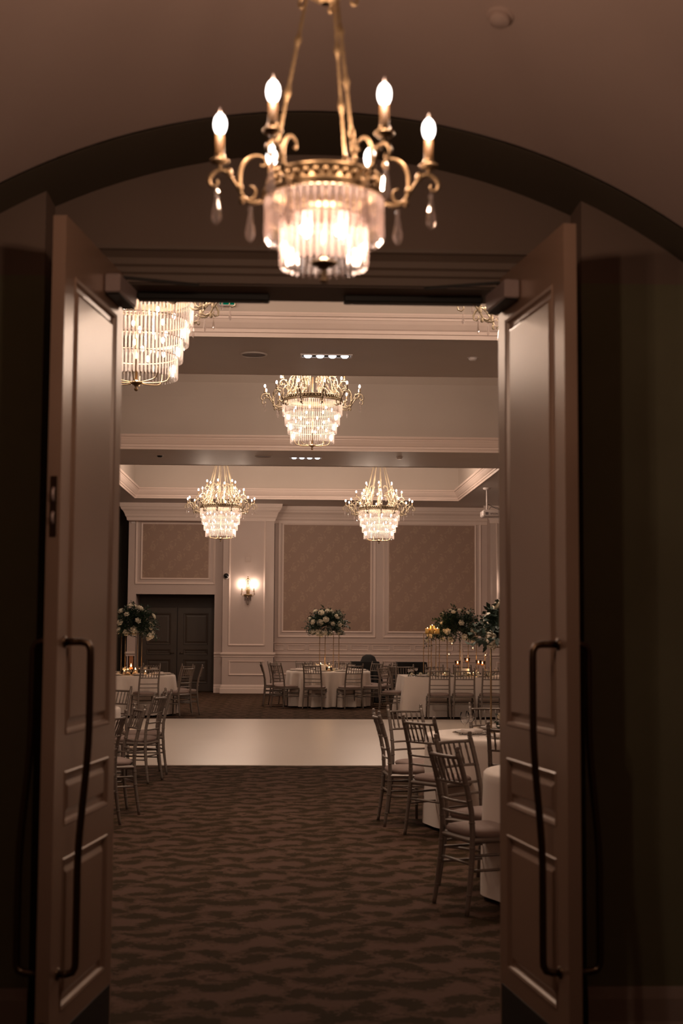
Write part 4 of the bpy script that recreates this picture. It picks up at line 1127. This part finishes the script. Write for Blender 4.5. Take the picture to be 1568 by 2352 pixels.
def stand(x, y, hgt, wd, label, group, z=.758):
    t = thing('flower_stand', label, 'stand', (x, y, z), R(20)); h = wd / 2
    for sx in (-1, 1):
        for sy in (-1, 1): MB().tube([(sx * h, sy * h, 0), (sx * h, sy * h, hgt)], .008, 8).build('leg', GOLD, t)
    for zz in (.004, hgt):
        m = MB()
        for a, b in (((-h, -h), (h, -h)), ((h, -h), (h, h)), ((h, h), (-h, h)), ((-h, h), (-h, -h))): m.tube([(*a, zz), (*b, zz)], .006, 6)
        if zz > .1: m.box(-h, h, -h, h, zz, zz + .004)
        m.build('frame', GOLD, t)
stand(T1[0] + .02, T1[1], .78, .32, 'tall gold frame stand on the centre back table', 'gold flower stands')
arrangement((T1[0] - .04, T1[1], 1.74), 'tall ball of white roses and greenery over the centre back table', 11, fol_mesh, 30, .052, .42, 1.05, .3, 1.0)
stand(T2[0] + .06, T2[1], .78, .32, 'tall gold frame stand on the left back table', 'gold flower stands')
arrangement((T2[0] + .09, T2[1], 1.70), 'white rose and greenery ball above the left back table', 22, fol_mesh, 26, .060, .46, 1.05, 1.9, 1.08)
stand(T4[0], T4[1], .72, .32, 'tall gold frame stand on the goblet table, behind the right door', 'gold flower stands')
arrangement((T4[0] + .09, T4[1], 1.66), 'large rose and eucalyptus arrangement partly hidden by the right door', 33, fol_big, 26, .060, .41, .95, 2.4, 1.0,
            spots=[((-.41, -.12, -.07), (-.8, -.6, 0)), ((-.385, -.16, .07), (-.7, -.7, .2)), ((-.36, -.1, .20), (-.8, -.5, .3)), ((-.33, -.2, .0), (-.6, -.8, 0))])
# tall sprigs rising from the big arrangement
# long table installation
stand(2.83, 27.55, .82, .34, 'left gold frame stand on the long back table', 'gold flower stands')
stand(3.55, 27.55, .78, .36, 'right gold frame stand on the long back table', 'gold flower stands')
arrangement((3.25, 27.5, 1.66), 'broad mound of greenery and white roses over the long back table', 44, fol_mesh, 24, .044, .47, 1.05, 1.1, 1.12)
def garland(pts, label, seed, nr, dens=26, ll=.05, lw=.018, spread=.09, rs=.05):
    t = thing('greenery_garland', label, 'garland', pts[0]); rn = random.Random(seed); m = MB()
    rel = [Vector(p) - Vector(pts[0]) for p in pts]; m.tube(rel, .004, 4)
    for a, b in zip(rel, rel[1:]):
        for k in range(int(dens * (b - a).length * 10)):
            p = a.lerp(b, rn.random()); d = Vector((rn.gauss(0, 1), rn.gauss(0, 1), rn.gauss(0, .8))).normalized(); p = p + d * spread * rn.random()
            s_ = d.cross(Vector((rn.gauss(0, 1), rn.gauss(0, 1), rn.gauss(0, 1)))).normalized(); l = ll * rn.uniform(.7, 1.3); w_ = lw
            m.add([p, p + d * l * .5 + s_ * w_ * .5, p + d * l, p + d * l * .5 - s_ * w_ * .5], [(0, 1, 2, 3)], True)
    m.build('foliage', LEAF, t)
    for k in range(nr):
        u = (k + .5) / nr * (len(rel) - 1); i = int(u); p = rel[i].lerp(rel[i + 1], u - i)
        o = bpy.data.objects.new('rose', rose_d[k % 3]); COL.objects.link(o); o.parent = t; s_ = rs / .05 * rn.uniform(.7, 1.2)
        o.location = p + Vector((rn.uniform(-.03, .03), -.05, .03)); o.scale = (s_,) * 3; o.rotation_euler = (R(60), 0, rn.uniform(-.5, .5))
garland([(2.62, 27.3, 1.36), (2.68, 27.25, 1.50), (2.85, 27.3, 1.58), (3.05, 27.35, 1.62)], 'trailing leafy garland hanging left of the long table mound', 5, 4)
garland([(3.50, 27.3, 1.62), (3.75, 27.25, 1.55), (3.95, 27.3, 1.50)], 'leafy garland running right from the long table mound', 6, 3, spread=.10)
garland([(2.25, 26.95, .785), (2.6, 26.98, .785), (3.0, 27.0, .785), (3.4, 26.98, .785), (3.9, 26.96, .785)], 'low garland of leaves and roses along the front of the long table', 8, 9, dens=20, ll=.05, spread=.045, rs=.035)
# pillar candles on their stand
t = thing('candle_stand', 'slim gold stand carrying three pillar candles left of the mound', 'stand', (2.72, 27.05, .758))
for x in (-.07, .07): MB().tube([(x, 0, 0), (x, 0, .80)], .007, 8).build('leg', GOLD, t)
MB().box(-.13, .15, -.07, .07, .80, .808).build('tray', GOLD, t)
for dx, h, lb in ((-.09, .10, 'short lit pillar candle, left one of three'), (.0, .155, 'tallest lit pillar candle, middle one of three'), (.10, .10, 'short lit pillar candle, right one of three')):
    c = thing('pillar_candle', lb, 'candle', (2.72 + dx, 27.05, 1.566), 0, 'yellow pillar candles')
    MB().lathe([(.001, 0), (.042, 0), (.042, h), (.036, h + .003), (.001, h - .01)], 18).build('wax', GLOWWAX, c)
    MB().lathe([(.001, 0), (.006, .006), (.0075, .014), (.0005, .034)], 8).build('flame', FLAME, c, (0, 0, h - .008))
    point('candle_light', (2.72 + dx, 27.05, 1.566 + h + .05), .9, (1, .5, .18), .02)
tag(MB().tube([(3.30, 27.2, .758), (3.30, 27.2, 1.60)], .016, 10).lathe([(.06, 0), (.06, .01), (.02, .015)], 16, (3.30, 27.2, .758)).build('white_post', WHITEP), 'thin white post holding up the middle of the greenery mound', 'post')
# hanging glass globes with tealights
def globe(px, z, ztop, lb, y=27.05, x=None):
    x = x if x is not None else (px - 663) / 3267 * y
    t = thing('hanging_globe', lb, 'candle holder', (x, y, z), 0, 'hanging glass globes')
    MB().ball((0, 0, 0), .042, 16).build('glass_ball', GLASS, t)
    MB().lathe([(.001, -.03), (.02, -.03), (.02, -.015), (.001, -.015)], 10).build('tealight', WAXG, t)
    MB().lathe([(.001, 0), (.005, .006), (.0005, .022)], 6).build('flame', FLAME, t, (0, 0, -.015))
    MB().tube([(0, 0, .042), (0, 0, ztop - z)], .0012, 4).build('thread', BEAD, t)
for px, yy, lb in ((1030, 1502.5, 'lowest hanging glass globe at the left'), (1058, 1495.5, 'hanging glass globe close to the white post'), (1085, 1488, 'highest hanging glass globe'), (1114, 1504, 'hanging glass globe nearest the right door'), (1037, 1478, 'small glass drop globe hanging high on the left')):
    globe(px, 1.6 - (yy - 1453) / 3267 * 27.25, 1.56 if px == 1114 else 1.62, lb, 27.25)
# amber glass candles on the long table
def amber(px, ztop, lb, y=27.35, s=1):
    x = (px - 663) / 3267 * y
    t = thing('amber_candle_glass', lb, 'candle holder', (x, y, .758), 0, 'amber candle glasses')
    h = ztop - .758 - .10
    MB().lathe([(.001, .002), (.04, .002), (.042, .006), (.007, .012), (.006, h), (.02, h + .012), (.045, h + .03), (.06, h + .10), (.058, h + .10), (.042, h + .032), (.001, h + .018)], 18).build('stemmed_glass', AMBER, t)
    MB().lathe([(.001, h + .02), (.028, h + .03), (.028, h + .045), (.001, h + .045)], 12).build('wax', WAXG, t)
    MB().lathe([(.001, 0), (.009, .01), (.010, .022), (.0005, .05)], 8).build('flame', FLAME, t, (0, 0, h + .045))
    point('candle_light', (x, y - .01, .758 + h + .14), .5, (1, .5, .2), .02)
amber(1050, 1.055, 'amber glass candle left of the white post'); amber(1072, 1.11, 'tallest amber glass candle, right of the white post'); amber(1107, 1.05, 'wide amber glass candle at the right'); amber(1098, 1.06, 'amber glass candle behind the wide one', 27.7)
for px, lb in ((1020, 'small votive between two chairs at the long table'), (1078, 'small votive glowing behind the middle chair back'), (1122, 'small votive near the right door edge'), (1090, 'votive flame right of the white box'), (1101, 'votive flame under the amber glasses')):
    votive((px - 663) / 3267 * 27.0, 27.0 + (.25 if px in (1090, 1101) else 0), lb, 'votives on the long table', s=1.3, light=.3)
tag(MB().rbox(-.07, .07, -.07, .07, 0, .16, .004).build('white_box', CHINA, loc=(3.35, 27.1, .758)), 'white box standing on the long table behind the chairs', 'box')
# centre table pieces
tag(MB().rbox(-.10, .10, -.08, .08, 0, .14, .004).build('white_box', CHINA, loc=(T1[0] - .17, T1[1] - .45, .758)), 'white box in the middle of the centre back table', 'box')
for px, y, s, lb in ((730, 30.3, 1.6, 'candle flame left of the white box on the centre table'), (741, 30.5, 2.2, 'brightest candle behind the white box on the centre table'), (755, 30.2, 1.6, 'candle flame right of the white box on the centre table'), (736, 30.9, 2.6, 'tall candle glass beneath the gold flower stand')):
    votive((px - 663) / 3267 * y, y, lb, 'candles on the centre back table', s=s, light=.5)
# left table pieces
def hurricane(x, y, h, lb):
    t = thing('hurricane_candle', lb, 'candle holder', (x, y, .758), 0, 'hurricane candles')
    MB().lathe([(.001, .003), (.055, .003), (.06, .01), (.06, h), (.058, h), (.058, .012), (.001, .008)], 20).build('glass_cylinder', AMBER, t)
    MB().lathe([(.001, .01), (.035, .01), (.035, h * .4), (.001, h * .4)], 14).build('wax', WAXG, t)
    MB().lathe([(.001, 0), (.012, .012), (.014, .028), (.0005, .07)], 8).build('flame', FLAME, t, (0, 0, h * .42))
    point('candle_light', (x, y, .758 + h * .42 + .1), .8, (1, .5, .2), .02)
hurricane(-2.98, 27.2, .36, 'tall amber hurricane glass on the left back table')
for px, s, lb in ((298, 2.0, 'lit votive left of the hurricane glass'), (315, 2.2, 'lit votive right of the hurricane glass'), (290, 1.5, 'small lit votive at the left edge near the door'), (338, 1.4, 'small votive behind the front chair back')):
    votive((px - 663) / 3267 * 27.0, 27.0, lb, 'candles on the left back table', s=s, light=.4)
for T, nm, sd in ((T1, 'centre', 3), (T2, 'left', 4)):
    rn = random.Random(sd); cx, cy = T
    garland([(cx - .30, cy - .38, .775), (cx, cy - .42, .775), (cx + .28, cy - .34, .775)], 'low greenery lying among the candles of the %s back table' % nm, sd, 2, dens=16, ll=.05, spread=.05, rs=.035)
# gold glass candle with yellow blooms at the right door
t = thing('flower_arrangement', 'low yellow and ivory blooms in a glass beside the right door', 'flowers', (1.80, 11.75, .758))
FM2 = foliage_mesh(21, 26, .14, .8, .05, .024, 7, .2).build('foliage', LEAFS, t, (0, 0, .09))
MB().lathe([(.001, .002), (.05, .002), (.055, .01), (.058, .11), (.055, .11), (.05, .012), (.001, .008)], 18).build('glass_vase', AMBER, t)
rn = random.Random(5)
for k in range(8):
    q = rn.uniform(0, 2 * PI); o = bpy.data.objects.new('rose', make_rose(HYD, k).build('rose', HYD).data) if k == 0 else bpy.data.objects.new('rose', hy)
    if k == 0:
        hy = o.data
        for z_ in [x for x in bpy.data.objects if x.data == hy and x is not o]: bpy.data.objects.remove(z_)
    COL.objects.link(o); o.parent = t; o.location = (.09 * math.cos(q) * rn.random(), .09 * math.sin(q) * rn.random() - .03, .12 + .07 * rn.random())
    o.scale = (1.0,) * 3; o.rotation_euler = (R(35), 0, q)
